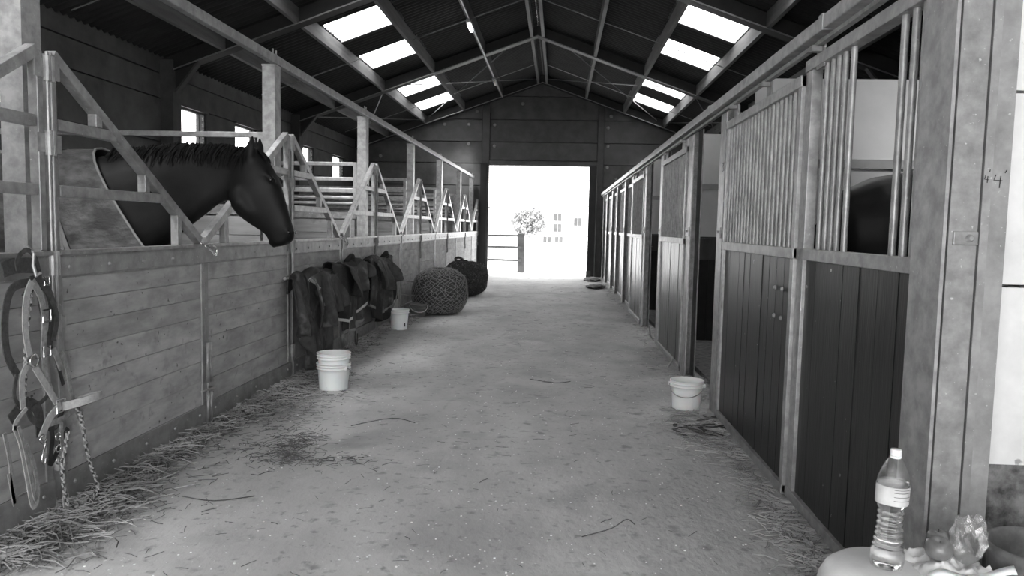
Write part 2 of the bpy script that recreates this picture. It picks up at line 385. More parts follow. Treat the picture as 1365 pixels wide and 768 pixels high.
for y in [.2,6.1,11.95,17.8,23.38]:
    h=.3
    for s in (-1,1):
        xe=(XL-RX) if s<0 else (XR-RX)
        a=5.84; q=[(0,a),(xe,a-.36*abs(xe)),(xe,a-.36*abs(xe)+h-.07),(0,a+h-.07)]
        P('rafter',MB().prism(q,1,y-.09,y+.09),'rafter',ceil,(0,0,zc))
        P('rafter_flange',MB().prism([(0,a-.012),(xe,a-.36*abs(xe)-.012),(xe,a-.36*abs(xe)+.01),(0,a+.01)],1,y-.11,y+.11),'rafter',ceil,(0,0,zc))
        P('flange_edge',MB().prism([(0,a-.010),(xe,a-.36*abs(xe)-.010),(xe,a-.36*abs(xe)+.012),(0,a+.012)],1,y-.116,y-.11),'wire',ceil,(0,0,zc))
        q=[(xe,3.28),(xe-s*.55,5.84-.36*(abs(xe)-.55)),(xe,5.84-.36*abs(xe))]
        if y<23: P('haunch',MB().prism(q,1,y-.05,y+.05),'rafter',ceil,(0,0,zc))
        if y<23: P('haunch_flange',MB().bar((xe,y,3.27),(xe-s*.57,y,5.84-.36*(abs(xe)-.57)),.03,.12,(0,0,1)),'concd',ceil,(0,0,zc))
# cross bracing rods in the last bay, thin seam rods
def rod(a,b,r=.012): P('brace_rod',MB().tube([a,b],r,6),'wire',ceil,(0,0,zc))
def rp(dx,y,dz=.0): return (dx,y,5.84-.36*abs(dx)+dz)
for s in (-1,1):
    rod(rp(s*.6,18,.1),rp(s*3.4,23,.1)); rod(rp(s*3.3,18,.1),rp(s*.15,23,.1))
    rod(rp(s*3.6,18,.1),rp(s*5.4,23,.1)); rod(rp(s*5.4,18,.1),rp(s*3.6,23,.1))
for y in (3.2,9.0,14.85,20.7):
    for s in (-1,1): rod(rp(s*.1,y,.04),rp(s*5.3,y,.04),.009)
# conduit with two light fittings along a purlin on the left slope
t=thing('ceiling_conduit','thin grey lighting conduit running along a roof purlin left of the ridge','conduit',(-1.80,8,5.385))
P('pipe',MB().tube([(0,0,0),(0,15.2,0)],.016,8),'galv',t)
for i,(y,lit) in enumerate(((14.6,1),(20.2,0))):
    l=thing('ceiling_light',('small lit bulkhead lamp on the left roof purlin' if lit else 'small unlit grey lamp on the left roof purlin near the gable'),'light',(-1.80,y,5.37))
    P('housing',MB().box(-.05,.05,-.05,.55,-.06,.0),'galv',l,bev=.01)
    P('diffuser',MB().tube([(0,.02,-.085),(0,.48,-.085)],.035,10),'lamp' if lit else 'plas',l,sm=True)

# ---------------------------------------------------------------- left stalls
H=[.35+0,3.64,7.05,10.38,13.75,17.08,20.36,23.58]
HL=1.60
TH=lambda z: z
def leaf(s,name_label):
    """one stall door leaf; hinge on the local origin, s=+1 reaches away, -1 reaches toward the viewer"""
    t=thing('stall_door',name_label,'stall door',(0,0,0),'galvanised and timber stall door leaves on the left')
    Y=lambda a,b:(min(s*a,s*b),max(s*a,s*b))
    fr=MB(); fr.box(-.05,0,*Y(.03,.08),.03,1.34); fr.box(-.05,0,*Y(HL-.01,HL+.04),.03,1.34); fr.box(-.05,0,*Y(.08,HL-.01),1.19,1.27)
    P('frame',fr,'galv2',t,bev=.003)
    tp=P('top_plate',MB().box(-.055,.008,*Y(.03,HL+.04),1.2,1.31),'galv2',t,bev=.003)
    P('ledge',MB().box(-.06,.03,*Y(.03,HL+.04),1.31,1.33),'galv',t)
    kp=P('kick_plate',MB().box(-.01,.008,*Y(.03,HL+.04),.03,.175),'galv2',t,bev=.003)
    bolt=mesh(MB().lathe([(0,.009),(.006,.009),(.011,.004),(.012,0)],(0,0,0),8,0),'galv',True,'bolt')
    for k in range(5):
        part('bolt',bolt,tp,(.009,s*(.12+k*.35),1.245)); part('bolt',bolt,kp,(.009,s*(.12+k*.35),.115))
    zs=[.175,.345,.49,.655,.81,.945,1.07,1.2]
    for a,b in zip(zs[:-1],zs[1:]):
        P('plank',MB().box(-.036-U(0,.003),-.008-U(0,.005),*Y(.08,HL-.01),a+.0012,b-.0012),'wood',t,bev=.0015)
    P('upright',MB().box(-.05,0,*Y(.03,.07),1.33,2.30),'galv',t,bev=.003)
    A=Vector((-.027,s*.06,2.30));B=Vector((-.027,s*(HL),1.355))
    P('diagonal_bar',MB().bar(A,B,.055,.055),'galv',t,bev=.003)
    def dz(y): return 2.30-(y-.06)*(.945/(HL-.06))
    for z in (1.96,1.63):
        ye=.06+(2.30-z)*((HL-.06)/.945)-.03
        P('cross_rail',MB().box(-.05,0,*Y(.085,ye),z-.028,z+.028),'galv',t,bev=.003)
    for y,z0 in ((.24,1.99),(.42,1.66+.33),(.9,1.66),(1.29,1.33)):
        if y==.24: continue
        P('strut',MB().box(-.05,0,*Y(y-.025,y+.03),z0,dz(y)-.02),'galv',t,bev=.003)
    for z in (.28,.95,1.27,1.86,2.22):
        h=MB().tube([(.012,s*.014,z-.06),(.012,s*.014,z+.06)],.019,10); h.box(-.004,.006,*Y(.01,.09),z-.045,z+.045)
        P('hinge',h,'galv',t,sm=False)
    P('hinge_pin',MB().tube([(.012,s*.014,1.0),(.012,s*.014,2.3)],.008,8),'galv',t)
    return t
# labels count the doors along the row from the camera
ordw=['nearest','second','third','fourth','fifth','sixth','seventh','eighth','ninth','tenth','eleventh','twelfth','thirteenth']
pa=leaf(1,'x'); pb=leaf(-1,'x')
cnt=0; first={1:True,-1:True}
seq=[]
for i,h in enumerate(H[1:]):
    seq.append((-1,h)); 
    if i<6: seq.append((1,h))
for s,h in seq:
    pr_=pa if s>0 else pb
    o=pr_ if first[s] else copy_tree(pr_); first[s]=False
    o.location=(-2.52,h,0); o.scale.y=1.08 if (s<0 and h==7.05) else 1.0
    if cnt==0: lab='plank and galvanised stall door leaf at the left edge behind the hanging headcollars'
    elif cnt==1: lab='stall door leaf in front of the rugged horse, its galvanised diagonal over the horse neck'
    elif cnt==2: lab='stall door leaf directly under the black horse head'
    elif cnt==3: lab='stall door leaf with the first two folded rugs hung on it'
    elif cnt==4: lab='stall door leaf with the third folded rug hung at its near end'
    elif cnt==12: lab='last stall door leaf on the left beside the far doorway'
    else: lab='%s timber stall door leaf along the left row, counted from the hanging headcollars'%ordw[cnt]
    o['label']=lab; cnt+=1
# posts
def post(y,i):
    t=thing('stall_post','galvanised upright stall post holding the overhead rail, %s from the viewer on the left'%ordw[i],'post',(-2.71,y,0),'left row overhead-rail posts')
    P('shaft',MB().box(-.06,-.05,-.06,.08,0,2.93).box(.05,.06,-.06,.08,0,2.93).box(-.05,.05,-.06,-.05,0,2.93).box(-.05,.05,.07,.08,0,2.93),'galv',t)
    P('cap_plate',MB().box(-.065,.065,-.065,.085,2.93,2.945),'galv',t)
    for dy in (-.03,.05): P('bolt',MB().tube([(.03,dy,2.92),(.03,dy,3.09)],.008,6),'galv',t)
for i,h in enumerate(H[1:]): post(3.71 if i==0 else h if i<6 else 23.3,i)
rail=MB().box(-.03,.03,2.2-12,23.4-12,-.04,.04)
o=P('overhead_rail',rail,'galv',None,(-2.66,12,2.985),bev=.006); tag(o,'long galvanised overhead rail on the left stall posts','rail')
# latch gear in the nearest valleys
def latch(y,lab):
    t=thing('drop_bolt',lab,'bolt',(-2.5,y,0))
    for dy in (-.022,.022):
        P('sleeve',MB().tube([(0,dy,.33),(0,dy,.62)],.013,10),'galv',t,sm=True); P('sleeve',MB().tube([(0,dy,.04),(0,dy,.26)],.013,10),'galv',t,sm=True)
    P('bolt_rod',MB().tube([(0,-.022,.01),(0,-.022,.62)],.008,8),'galv',t,sm=True)
    P('bolt_handle',MB().tube([(0,-.022,.3),(.05,-.022,.3),(.055,-.24,.31)],.008,8),'galv',t,sm=True)
latch(5.29,'vertical drop bolt with a sideways handle between the two doors below the horse')
latch(8.71,'vertical drop bolt on the door joint behind the hanging rugs')
def torus(c,R_,r,ax,seg=12,rs=6,el=1.5):
    pts=[]
    for k in range(seg):
        a=2*PI*k/seg; x,y=R_*el*math.cos(a),R_*math.sin(a)
        pts.append(Vector(c)+ax[0]*x+ax[1]*y)
    return pts
def chain(y,z,lab):
    t=thing('latch_chain',lab,'chain',(-2.49,y,z))
    pts=smooth([(.0,-.13,.01),(.02,-.08,-.02),(.025,-.02,-.05),(.03,.02,-.09),(.03,.05,-.06),(.03,.02,-.02),(.02,-.03,0)],3)
    for i in range(len(pts)-1):
        d=(pts[i+1]-pts[i]).normalized(); u=Vector((1,0,0)) if i%2 else d.cross(Vector((1,0,0))).normalized()
        P('link',MB().tube(torus((pts[i]+pts[i+1])/2,.007,.0025,(d,u),10,el=1.7),.0028,5,True),'chrome',t)
chain(5.30,1.33,'short chain fastening the two doors beside the horse neck')
chain(8.71,1.33,'short chain at the second door joint above the rugs')
# partitions between left stalls
def lpart(y,i):
    t=thing('stall_partition','timber and pipe-rail partition between left stalls, %s from the viewer'%ordw[i],'partition',(-4.5,y,0),'left stall partitions')
    for k in range(8):
        P('plank',MB().box(-1.72,1.68,-.02-U(0,.004),.02,max(.055,k*.195+.003),(k+1)*.195-.003),'woodp',t,bev=.002)
    P('cap_channel',MB().box(-1.77,1.7,-.035,.035,1.56,1.65),'galvd',t)
    P('end_post',MB().box(1.66,1.71,-.03,.03,1.65,2.33),'galv',t)
    for z,hh in ((2.305,.05),(2.10,.05),(1.945,.06),(1.845,.03),(1.77,.03)):
        P('rail',MB().box(-1.75,1.72,-.02,.02,z-hh/2,z+hh/2),'galv',t,bev=.004)
for i,h in enumerate(H[2:7]): lpart(h+.02,i)
# stall beds
for nm,x0,x1,lb in (('floor_bedding',XL+.22,-2.62,'trodden dark bedding in the left stalls'),('floor_bedding',1.5,XR,'trodden dark bedding in the right stalls')):
    o=struct(nm,MB().box(x0,x1,3.0,YB-.15,0.001,.05),'bed',label=lb,cat='bedding'); o['kind']='stuff'

# ---------------------------------------------------------------- right stalls
XF=1.32
def board_mesh(w_,h_,m):
    mb=MB().box(-.02,0,.003,w_-.003,0,h_); me=mesh(mb,m,False,'board'); return me
def front(label,Y0,Y1,x=XF,ztop=2.33,nb=None,bars=None,bm_='dark',sw=.06,name='barred_stall_screen',cat='stall screen',group=None,rev=False):
    t=thing(name,label,cat,(x,Y0,0),group); L=Y1-Y0
    P('stile',MB().box(-.025,.03,0,.06,.03,ztop),'galv',t,bev=.003); P('stile',MB().box(-.025,.03,L-sw,L,.03,ztop),'galv',t,bev=.003)
    P('bottom_rail',MB().box(-.03,.03,0,L,.02,.075),'galv',t,bev=.003)
    P('mid_rail',MB().box(-.032,.035,.0,L,1.355,1.415),'galv',t,bev=.003)
    P('top_rail',MB().box(-.032,.035,0,L,ztop-.06,ztop),'galv',t,bev=.003)
    n=max(3,round((L-.12)/.15)) if nb is None else nb
    w_=(L-.12)/n; bmsh=board_mesh(w_,1.28,bm_)
    for k in range(n): part('board',bmsh,t,(.012+U(-.003,.003),.06+k*w_,.075))
    barm=mesh(MB().tube([(0,0,1.41),(0,0,ztop-.05)],.015,10,cap=False),'galv',True,'bar')
    if bars is None: bars=[.12+k*.1 for k in range(int((L-.22)/.1)+1)]
    for y in bars: part('bar',barm,t,(0.0,y,0))
    return t
# big galvanised column with plates at the near right
t=thing('steel_column','wide galvanised steel column at the right edge with handwritten marks','column',(1.42,2.77,0))
P('aisle_flange',MB().box(XF-1.42-.025,XF-1.42-.013,2.66-2.77,2.885-2.77,0,3.3),'galv',t)
P('web',MB().box(-.088,.09,-.02,.0,0,3.3),'galvd',t)
P('front_plate',MB().box(1.312-1.42,1.405-1.42,-.115,-.10,0,3.3),'galv',t)
P('middle_strip',MB().box(1.41-1.42,1.437-1.42,-.122,-.10,0,3.3),'galv2',t)
P('outer_plate',MB().box(1.437-1.42,1.50-1.42,-.112,-.10,0,3.3),'galv2',t)
P('edge_flange',MB().box(1.49-1.42,1.50-1.42,-.11,.12,0,3.3),'galvd',t)
P('side_plate',MB().box(-.085,-.075,-.10,-.02,0,3.3),'galvd',t)
br=P('bracket',MB().box(1.325-1.42,1.405-1.42,-.125,-.11,1.47,1.515),'galv',t,bev=.002)
P('bolt',MB().lathe([(0,-.016),(.007,-.016),(.012,-.008),(.013,0)],(-.045,-.125,1.493),12,1),'galv',br)
mk=lambda pts,par: P('marker_stroke',MB().tube(pts,.0014,5),'ink',par,world=True)
yk=2.77-.116
mk([(1.452,yk,1.706),(1.446,yk,1.688),(1.474,yk,1.686)],t); mk([(1.468,yk,1.702),(1.466,yk,1.662)],t); mk([(1.486,yk,1.722),(1.481,yk,1.712)],t)
yk=2.77-.124
mk([(1.415,yk,1.704),(1.412,yk,1.69),(1.424,yk,1.688)],t); mk([(1.422,yk,1.70),(1.421,yk,1.678)],t); mk([(1.428,yk,1.722),(1.427,yk,1.714)],t)
# white wall beyond the column
t=struct('wall_front_right',None,None,(1.5,2.78,0),label='white painted concrete wall with a rough dark skirting at the right edge',cat='wall')
for z0,z1 in ((.68,1.325),(1.33,2.0),(2.005,2.7),(2.705,3.3)):
    P('concrete_panel',MB().box(.0,XR-1.5,0,.12,z0+.003,z1-.003),'whitewall',t)
P('skirting',MB().box(.0,XR-1.5,.015,.12,0,.68),'skirt',t)
# first stall: fixed front with a gap in the bars, then the sliding door
front('fixed stall front beside the steel column, bars parted so the dark horse shows through',2.80,4.28,x=XF+.02,ztop=2.42,nb=7,sw=.1,bars=[.09,.17,.255,.35,.87,.97,1.05,1.13,1.22])
dr=front('sliding stall door of vertical bars and black boards next to the white bucket',4.284,6.12,x=XF+.0,ztop=2.35,nb=11,bm_='dark',name='sliding_door',cat='sliding door',bars=[.09+k*.088 for k in range(20)])
for y,z in ((.22,1.17),(.36,1.17),(.22,1.0),(.36,1.0)): P('bolt',MB().lathe([(0,-.012),(.008,-.012),(.014,-.005),(.015,0)],(-.0,y,z),10,0),'galv',dr,(-.01,0,0))
def rpost(y,lab,dx=0,w_=.2,zt=2.5,plate=True):
    t=thing('door_post',lab,'post',(XF,y,0),'right row door posts')
    P('flange',MB().box(-.012,0,0,w_,0,zt),'galv',t); P('web',MB().box(0,.08,w_-.03,w_-.015,0,zt),'galvd',t); P('back_flange',MB().box(.08,.092,0,w_,0,zt),'galvd',t)
    if plate: P('bracket',MB().box(-.02,-.012,.03,w_-.03,1.44,1.53),'galv',t,bev=.002); P('bolt',MB().lathe([(0,-.01),(.01,-.01),(.012,0)],(-.02,w_/2,1.49),8,0),'galv',t)
    return t
p1=rpost(6.22,'galvanised door post at the near side of the open doorway, with a handwritten 3')
mk([(XF-.014,6.30,2.04),(XF-.014,6.24,2.045),(XF-.014,6.27,2.015),(XF-.014,6.235,1.985),(XF-.014,6.30,1.975)],p1)
g='right row door posts'
rpost(7.72,'galvanised door post between the first open doorway and its worn boarded front',w_=.26)
front('worn shiny boarded stall front between the two open doorways',8.02,9.85,ztop=2.36,bm_='dark2')
rpost(9.9,'galvanised door post at the near side of the second open doorway')
rpost(11.7,'galvanised door post at the far side of the second open doorway',w_=.22)
front('boarded stall front just past the second open doorway',11.95,13.75,ztop=2.36,bm_='dark2')
k=0
for Y0 in (13.8,17.5,21.2):
    rpost(Y0,'door post %s beyond the second open doorway on the right'%('first','third','fifth')[k])
    front('closed boarded front %s in the far right row'%('first','third','fifth')[k],Y0+.22,Y0+1.6,x=XF+.07,ztop=2.36,bm_='dark2')
    rpost(Y0+1.62,'door post %s beyond the second open doorway on the right'%('second','fourth','sixth')[k])
    e=min(Y0+3.65,23.35)
    if e-Y0>2.2: front('closed boarded front %s in the far right row'%('second','fourth','sixth')[k],Y0+1.85,e,x=XF+.07,ztop=2.36,bm_='dark2')
    k+=1
# latch lever handles on the open doorway side
t=thing('door_latch','small bent latch bar sticking out low at the second open doorway','latch',(1.3,10.2,0))
P('lever',MB().tube([(0,0,.02),(-.05,-.06,.10),(-.07,-.09,.22)],.01,6),'galv',t)
t=thing('door_latch','small bent latch bar low on the worn boarded front','latch',(1.28,8.3,0))
P('lever',MB().tube([(0,0,.10),(-.05,-.06,.03),(-.08,-.12,.02)],.01,6),'galv',t)
# overhead sliding-door track
t=thing('door_track','long galvanised overhead sliding-door track on the right','track',(1.29,13,2.5))
P('box_rail',MB().box(-.035,.035,2.2-13,23.4-13,-.01,.06),'galv',t,bev=.006)
P('lower_channel',MB().box(-.01,.02,2.2-13,23.4-13,-.055,-.035),'galvd',t)
for y in (3.9,6.7,10.4,14.1,17.8,21.5): P('sleeve',MB().box(-.04,.04,y-13-.03,y-13+.03,-.015,.066),'galv',t,bev=.004)
for y in (4.05,5.0,5.9,8.2,9.6,12.2,13.4,16,19,22): 
    P('hanger',MB().box(.02,.03,y-13-.05,y-13+.06,-.16,.03).box(-.03,.03,y-13-.02,y-13+.02,-.08,-.05),'galvd',t)
# pale partitions across the right stalls
def rpartn(y,lab):
    t=thing('stall_partition',lab,'partition',(3.2,y,0))
    x0,x1=-1.62,XR-3.2
    n=18
    for k in range(n): a=x0+(x1-x0)*k/n; P('board',MB().box(a+.003,a+(x1-x0)/n-.003,-.02,.02,0.05,1.12),'black',t)
    P('dark_beam',MB().box(x0,x1,-.04,.04,1.12,1.40),'dark2',t)
    P('lower_sheet',MB().box(x0,x1,-.012,.012,1.42,2.02),'pale',t)
    P('joint_channel',MB().box(x0,x1,-.03,.03,2.03,2.10),'palebeam',t)
    P('upper_sheet',MB().box(x0,x1,-.012,.012,2.105,2.75),'pale',t)
rpartn(6.45,'pale sheeted partition behind the barred front of the first right stall')
rpartn(10.15,'pale sheeted partition seen through the first open doorway')
rpartn(13.85,'pale sheeted partition seen through the second open doorway')
for k,y in enumerate((17.55,21.2)): rpartn(y,'pale sheeted partition deep in the right row, %s from the far wall'%('second','first')[k])
o=P('notice_plate',MB().box(-.12,.12,-.006,0,-.06,.06),'plas',None,(1.98,13.82,2.02),bev=.003); tag(o,'small pale plate on the partition seen through the second open doorway','plate')

# ---------------------------------------------------------------- horses
def ring_pts(a,b,w_,y,n=16,e=.85):
    a=Vector((a[0],0,a[1]));b=Vector((b[0],0,b[1]));c=(a+b)/2;h=(a-b)/2;o=[]
    for k in range(n):
        t=2*PI*k/n; cs,sn=math.cos(t),math.sin(t)
        cs=math.copysign(abs(cs)**e,cs); sn=math.copysign(abs(sn)**e,sn)
        o.append(c+h*cs+Vector((0,1,0))*(w_*sn)+Vector((0,y,0)))
    return o
def loft(mb,rings,n=16,y=0):
    n0=len(mb.v)
    for (a,b,w_) in rings: mb.v+=[tuple(p) for p in ring_pts(a,b,w_,y,n)]
    for i in range(len(rings)-1):
        for k in range(n):
            l=(k+1)%n; mb.f.append((n0+i*n+k,n0+i*n+l,n0+(i+1)*n+l,n0+(i+1)*n+k))
    mb.f.append(tuple(n0+k for k in reversed(range(n)))); mb.f.append(tuple(n0+(len(rings)-1)*n+k for k in range(n)))
OX=-3.9   # horse root x
def hx(r): return [((a[0]-OX,a[1]),(b[0]-OX,b[1]),w_) for a,b,w_ in r]
torso=hx([((-5.2,1.72),(-5.2,1.45),.10),((-5.14,1.82),(-5.12,1.30),.22),((-4.98,1.9),(-4.95,1.18),.29),((-4.7,1.95),(-4.7,1.14),.32),((-4.3,1.93),(-4.3,1.08),.34),((-3.9,1.90),(-3.9,1.04),.34),((-3.6,1.92),(-3.55,1.02),.30),((-3.35,1.94),(-3.2,1.04),.25),((-3.2,1.95),(-3.0,1.14),.20),((-3.05,1.975),(-2.9,1.24),.16),((-2.93,1.995),(-2.78,1.35),.13),((-2.75,2.02),(-2.64,1.46),.11),((-2.6,2.02),(-2.53,1.545),.10),((-2.45,2.015),(-2.44,1.615),.09),((-2.3,2.0),(-2.34,1.66),.085),((-2.17,1.97),(-2.27,1.72),.08)])
head=hx([((-2.23,2.0),(-2.36,1.80),.07),((-2.15,2.0),(-2.37,1.72),.095),((-2.08,1.94),(-2.355,1.645),.105),((-2.025,1.85),(-2.32,1.56),.108),((-1.985,1.76),(-2.25,1.50),.09),((-1.955,1.67),(-2.18,1.455),.072),((-1.93,1.58),(-2.12,1.42),.058),((-1.905,1.50),(-2.085,1.385),.055),((-1.882,1.43),(-2.065,1.345),.060),((-1.89,1.375),(-2.03,1.32),.052),((-1.92,1.345),(-1.99,1.32),.03)])
def horse(name,label,loc,sc=1,rz=0):
    mb=MB(); loft(mb,torso,20); loft(mb,head,20)
    for x,y,fr in ((-3.25,.13,1),(-3.3,-.13,1),(-4.95,.15,0),(-4.85,-.15,0)):
        x-=OX
        if fr: pts=[(x,y,1.35),(x+.02,y,1.1),(x+.02,y,.85),(x+.02,y,.62),(x+.02,y,.35),(x+.02,y,.16),(x+.05,y,.1),(x+.06,y,.02)]; rs=[.14,.11,.075,.058,.038,.042,.05,.065]
        else: pts=[(x,y,1.45),(x+.06,y,1.15),(x+.02,y,.9),(x-.1,y,.66),(x-.08,y,.4),(x-.05,y,.17),(x-.01,y,.1),(x,y,.02)]; rs=[.22,.17,.1,.06,.04,.043,.05,.065]
        mb.tube(pts,rs,12)
    # ears, cheeks, eye brows, nostril wings, lips belong to the one body surface
    for y in (-.06,.06):
        mb.tube([(-2.19-OX,y,1.93),(-2.175-OX,y*1.15,1.99),(-2.165-OX,y*1.2,2.045),(-2.16-OX,y*1.1,2.11)],[.04,.044,.032,.007],10)
        mb.tube([(-2.07-OX,y*1.35,1.83),(-2.02-OX,y*1.45,1.80),(-1.985-OX,y*1.1,1.77)],[.018,.022,.012],8)
        mb.tube([(-1.93-OX,y*.85,1.44),(-1.9-OX,y*.8,1.40)],[.022,.018],8)
        mb.tube([(-2.27-OX,y*.9,1.72),(-2.25-OX,y*.95,1.63),(-2.18-OX,y*.75,1.55)],[.07,.08,.055],14)
    mb.tube([(-2.06-OX,0,1.36),(-2.02-OX,0,1.325)],[.035,.028],10)
    me=mesh(mb,'coat',True,'body'); o=bpy.data.objects.new('tmp',me); COL.objects.link(o)
    m=o.modifiers.new('r','REMESH'); m.mode='VOXEL'; m.voxel_size=.016; m.use_smooth_shade=True
    m=o.modifiers.new('s','SMOOTH'); m.factor=.7; m.iterations=9
    dg=bpy.context.evaluated_depsgraph_get(); ev=o.evaluated_get(dg); nm=bpy.data.meshes.new_from_object(ev); COL.objects.unlink(o); bpy.data.objects.remove(o)
    for p in nm.polygons: p.use_smooth=True
    if not nm.materials: nm.materials.append(MT['coat'])
    t=thing(name,label,'horse',loc,rz=rz); t.scale=(sc,)*3
    b=part('body',nm,t)
    for s in (-1,1):
        e=P('eye',MB().lathe([(0,-.017),(.008,-.015),(.014,-.009),(.017,0),(.014,.009),(.008,.015),(0,.017)],(0,0,0),14),'eye',b,(-2.022-OX,s*.094,1.79),sm=True)
        P('nostril',MB().tube([(-.006,0,.012),(0,s*.003,0),(.004,0,-.012)],[.004,.008,.004],8),'eye',b,(-1.905-OX,s*.061,1.425),sm=True)
    # mane and forelock: many tapering locks
    mn=MB(); rnd=random.Random(3)
    for k in range(420):
        u=rnd.random(); x=-3.2+u*1.0; z=1.95+.05*min(1,u*2)+.012*math.sin(u*3)-.012*(u>.9)
        y=rnd.uniform(-.02,.02); side=-1 if rnd.random()<.72 else 1
        ln=rnd.uniform(.06,.15); a=rnd.uniform(-.05,.03)
        up=rnd.uniform(.01,.035) if u>.12 else rnd.uniform(.02,.06)
        p=[(x-OX,y,z-.03),(x-OX+a*.3-.01,y+side*.02,z+up),(x-OX+a-.02,y+side*(.075),z-ln*.35),(x-OX+a*1.5-.02,y+side*.11,z-ln)]
        mn.tube([Vector(q) for q in p],[.006,.006,.005,.001],4)
    for k in range(40):
        y=rnd.uniform(-.03,.03); p=[(-2.2-OX,y,2.02),(-2.12-OX,y*1.2,1.985),(-2.085-OX+rnd.uniform(-.01,.01),y*1.2,1.94),(-2.07-OX,y*1.2,1.91)]
        mn.tube([Vector(q) for q in p],[.006,.006,.004,.001],4)
    P('mane',mn,'hair',t,label='black mane hanging on the neck')
    tl=MB()
    for k in range(60):
        y=rnd.uniform(-.04,.04); tl.tube([(-5.18-OX,y*.5,1.72),(-5.27-OX,y,1.6),(-5.3-OX,y*1.4,1.2),(-5.27-OX+rnd.uniform(-.04,.04),y*1.6,.7)],[.008,.012,.01,.002],4)
    P('tail',tl,'hair',t)
    return t
h1=horse('horse','black horse in a grey rug with its head out over the left stall door',(OX,5.34,0))
# the rug on horse one: fitted shell over torso and lower neck
def shell(rings,off,m,name,par,sm=True,n=24,mod=None):
    mb=MB(); n0=0
    for (a,b,w_) in rings:
        a=Vector((a[0],a[1]));b=Vector((b[0],b[1]));d=(a-b).normalized()*off
        mb.v+=[tuple(p) for p in ring_pts((a+d)[:],(b-d*.5)[:],w_+off,0,n,.8)]
    for i in range(len(rings)-1):
        for k in range(n):
            l=(k+1)%n; mb.f.append((i*n+k,i*n+l,(i+1)*n+l,(i+1)*n+k))
    o=P(name,mb,m,par,sm=sm); s=o.modifiers.new('s','SOLIDIFY'); s.thickness=.012; s.offset=1
    ss=o.modifiers.new('ss','SUBSURF'); ss.levels=2; ss.render_levels=2
    tx=bpy.data.textures.get('folds') or bpy.data.textures.new('folds','CLOUDS'); tx.noise_scale=.16
    d=o.modifiers.new('d','DISPLACE'); d.texture=tx; d.strength=.022; d.mid_level=.5
    return o
rr1=hx([((-5.2,1.86),(-5.2,1.2),.12),((-5.1,1.9),(-5.1,1.05),.26),((-4.9,1.95),(-4.9,.98),.33),((-4.5,1.95),(-4.5,.95),.36),((-4.0,1.92),(-4.0,.93),.36),((-3.75,1.92),(-3.6,.92),.33),((-3.56,1.95),(-3.25,.94),.285)])
rg=shell(rr1,.02,'rug','horse_rug',h1)
rg['label']='grey canvas rug strapped on the horse'
rr2=hx([((-3.58,1.95),(-3.25,.95),.29),((-3.42,1.955),(-2.97,1.0),.265),((-3.28,1.965),(-2.74,1.10),.225)])
sh2=shell(rr2,.026,'rug','rug_neck',rg); 
def edge(ring,off,r,m,par,name='binding'):
    a,b,w_=ring; a=Vector(a);b=Vector(b);d=(a-b).normalized()*off
    pts=ring_pts((a+d)[:],(b-d*.5)[:],w_+off,0,24,.8)
    P(name,MB().tube(pts,r,6,True),m,par,sm=True)
edge(rr2[2],.036,.009,'rugband',rg); 
a,b,w_=rr2[0]
pts=ring_pts((a[0],a[1]+.04),(b[0],b[1]-.02),w_+.042,0,28,.8); P('shoulder_seam',MB().strap(pts+[pts[0]],.03,.006,(0,-1,0),1),'rugband',rg)
t2=MB().strap([(-3.62-OX,-.36,1.75),(-3.5-OX,-.345,1.62),(-3.42-OX,-.335,1.45),(-3.38-OX,-.32,1.2)],.022,.006,(0,-1,0)); t2.strap([(-3.60-OX,-.36,1.73),(-3.58-OX,-.37,1.4),(-3.57-OX,-.36,1.15)],.022,.006,(0,-1,0)); P('rug_strap',t2,'rugband',rg)
P('dee_ring',MB().tube(torus((-3.62-OX,-.385,1.73),.012,.003,(Vector((1,0,0)),Vector((0,0,1))),12,el=1.3),.004,6,True),'chrome',rg,sm=True)
h2=horse('horse','dark horse inside the first right stall, its rounded rump seen between the bars',(1.50+1.33*.95,4.40,0),.955)

# ---------------------------------------------------------------- rugs folded over the left doors
def drape(name,label,y0,y1,ztop,bottom,xo,m,layers,group='folded horse rugs hung on the left stall doors',seed=1,binding=None):
    rnd=random.Random(seed)
    t=thing(name,label,'horse rug',(-2.47,(y0+y1)/2,0),group)
    cy=(y0+y1)/2
    for li,(a,b,dz,dx,mm,bi) in enumerate(layers):
        nu,nv=40,34; mb=MB()
        for i in range(nu+1):
            u=i/nu; y=a+(b-a)*u; zb=bottom(y)+dz
            for j in range(nv+1):
                v=j/nv
                # over the rail: starts behind, rises, goes over, falls
                zt=ztop-.05*math.sin(u*7+seed)*.5-.02*li
                if v<.12: x=-.01; z=zt-.14+v/.12*.12; 
                elif v<.25:
                    k=(v-.12)/.13; x=-.01+(.04+dx)*(1-math.cos(k*PI))/2; z=zt-.02+.03*math.sin(k*PI)
                else:
                    k=(v-.25)/.75; x=.03+dx+.05*math.sin(k*2.4); z=zt-.02+(zb-zt+.02)*k
                    am=k*(.035+.03*li)
                    x+=am*math.sin(u*13+seed*1.7+li*2+k*1.6)+am*.5*math.sin(u*29+seed+k*3)+.02*mnoise.noise(Vector((y*4,z*4,seed+li*3)))
                    y_=y+.04*math.sin(k*4+seed+li)+.03*k*math.sin(u*9)
                    mb.v.append((max(x,-.01),y_-cy,z)); continue
                mb.v.append((x,y-cy,z))
        for i in range(nu):
            for j in range(nv):
                q=i*(nv+1)+j; mb.f.append((q,q+1,q+nv+2,q+nv+1))
        o=P(('outer_layer','inner_layer','under_layer')[li%3],mb,mm,t,sm=True)
        s=o.modifiers.new('s','SOLIDIFY'); s.thickness=.014; s.offset=0
        if bi:
            ed=[mb.v[i*(nv+1)+nv] for i in range(nu+1)]
            P('binding',MB().strap([Vector(e)+Vector((.004,0,0)) for e in ed],.03,.02,(1,0,0),1),bi,o)
    return t
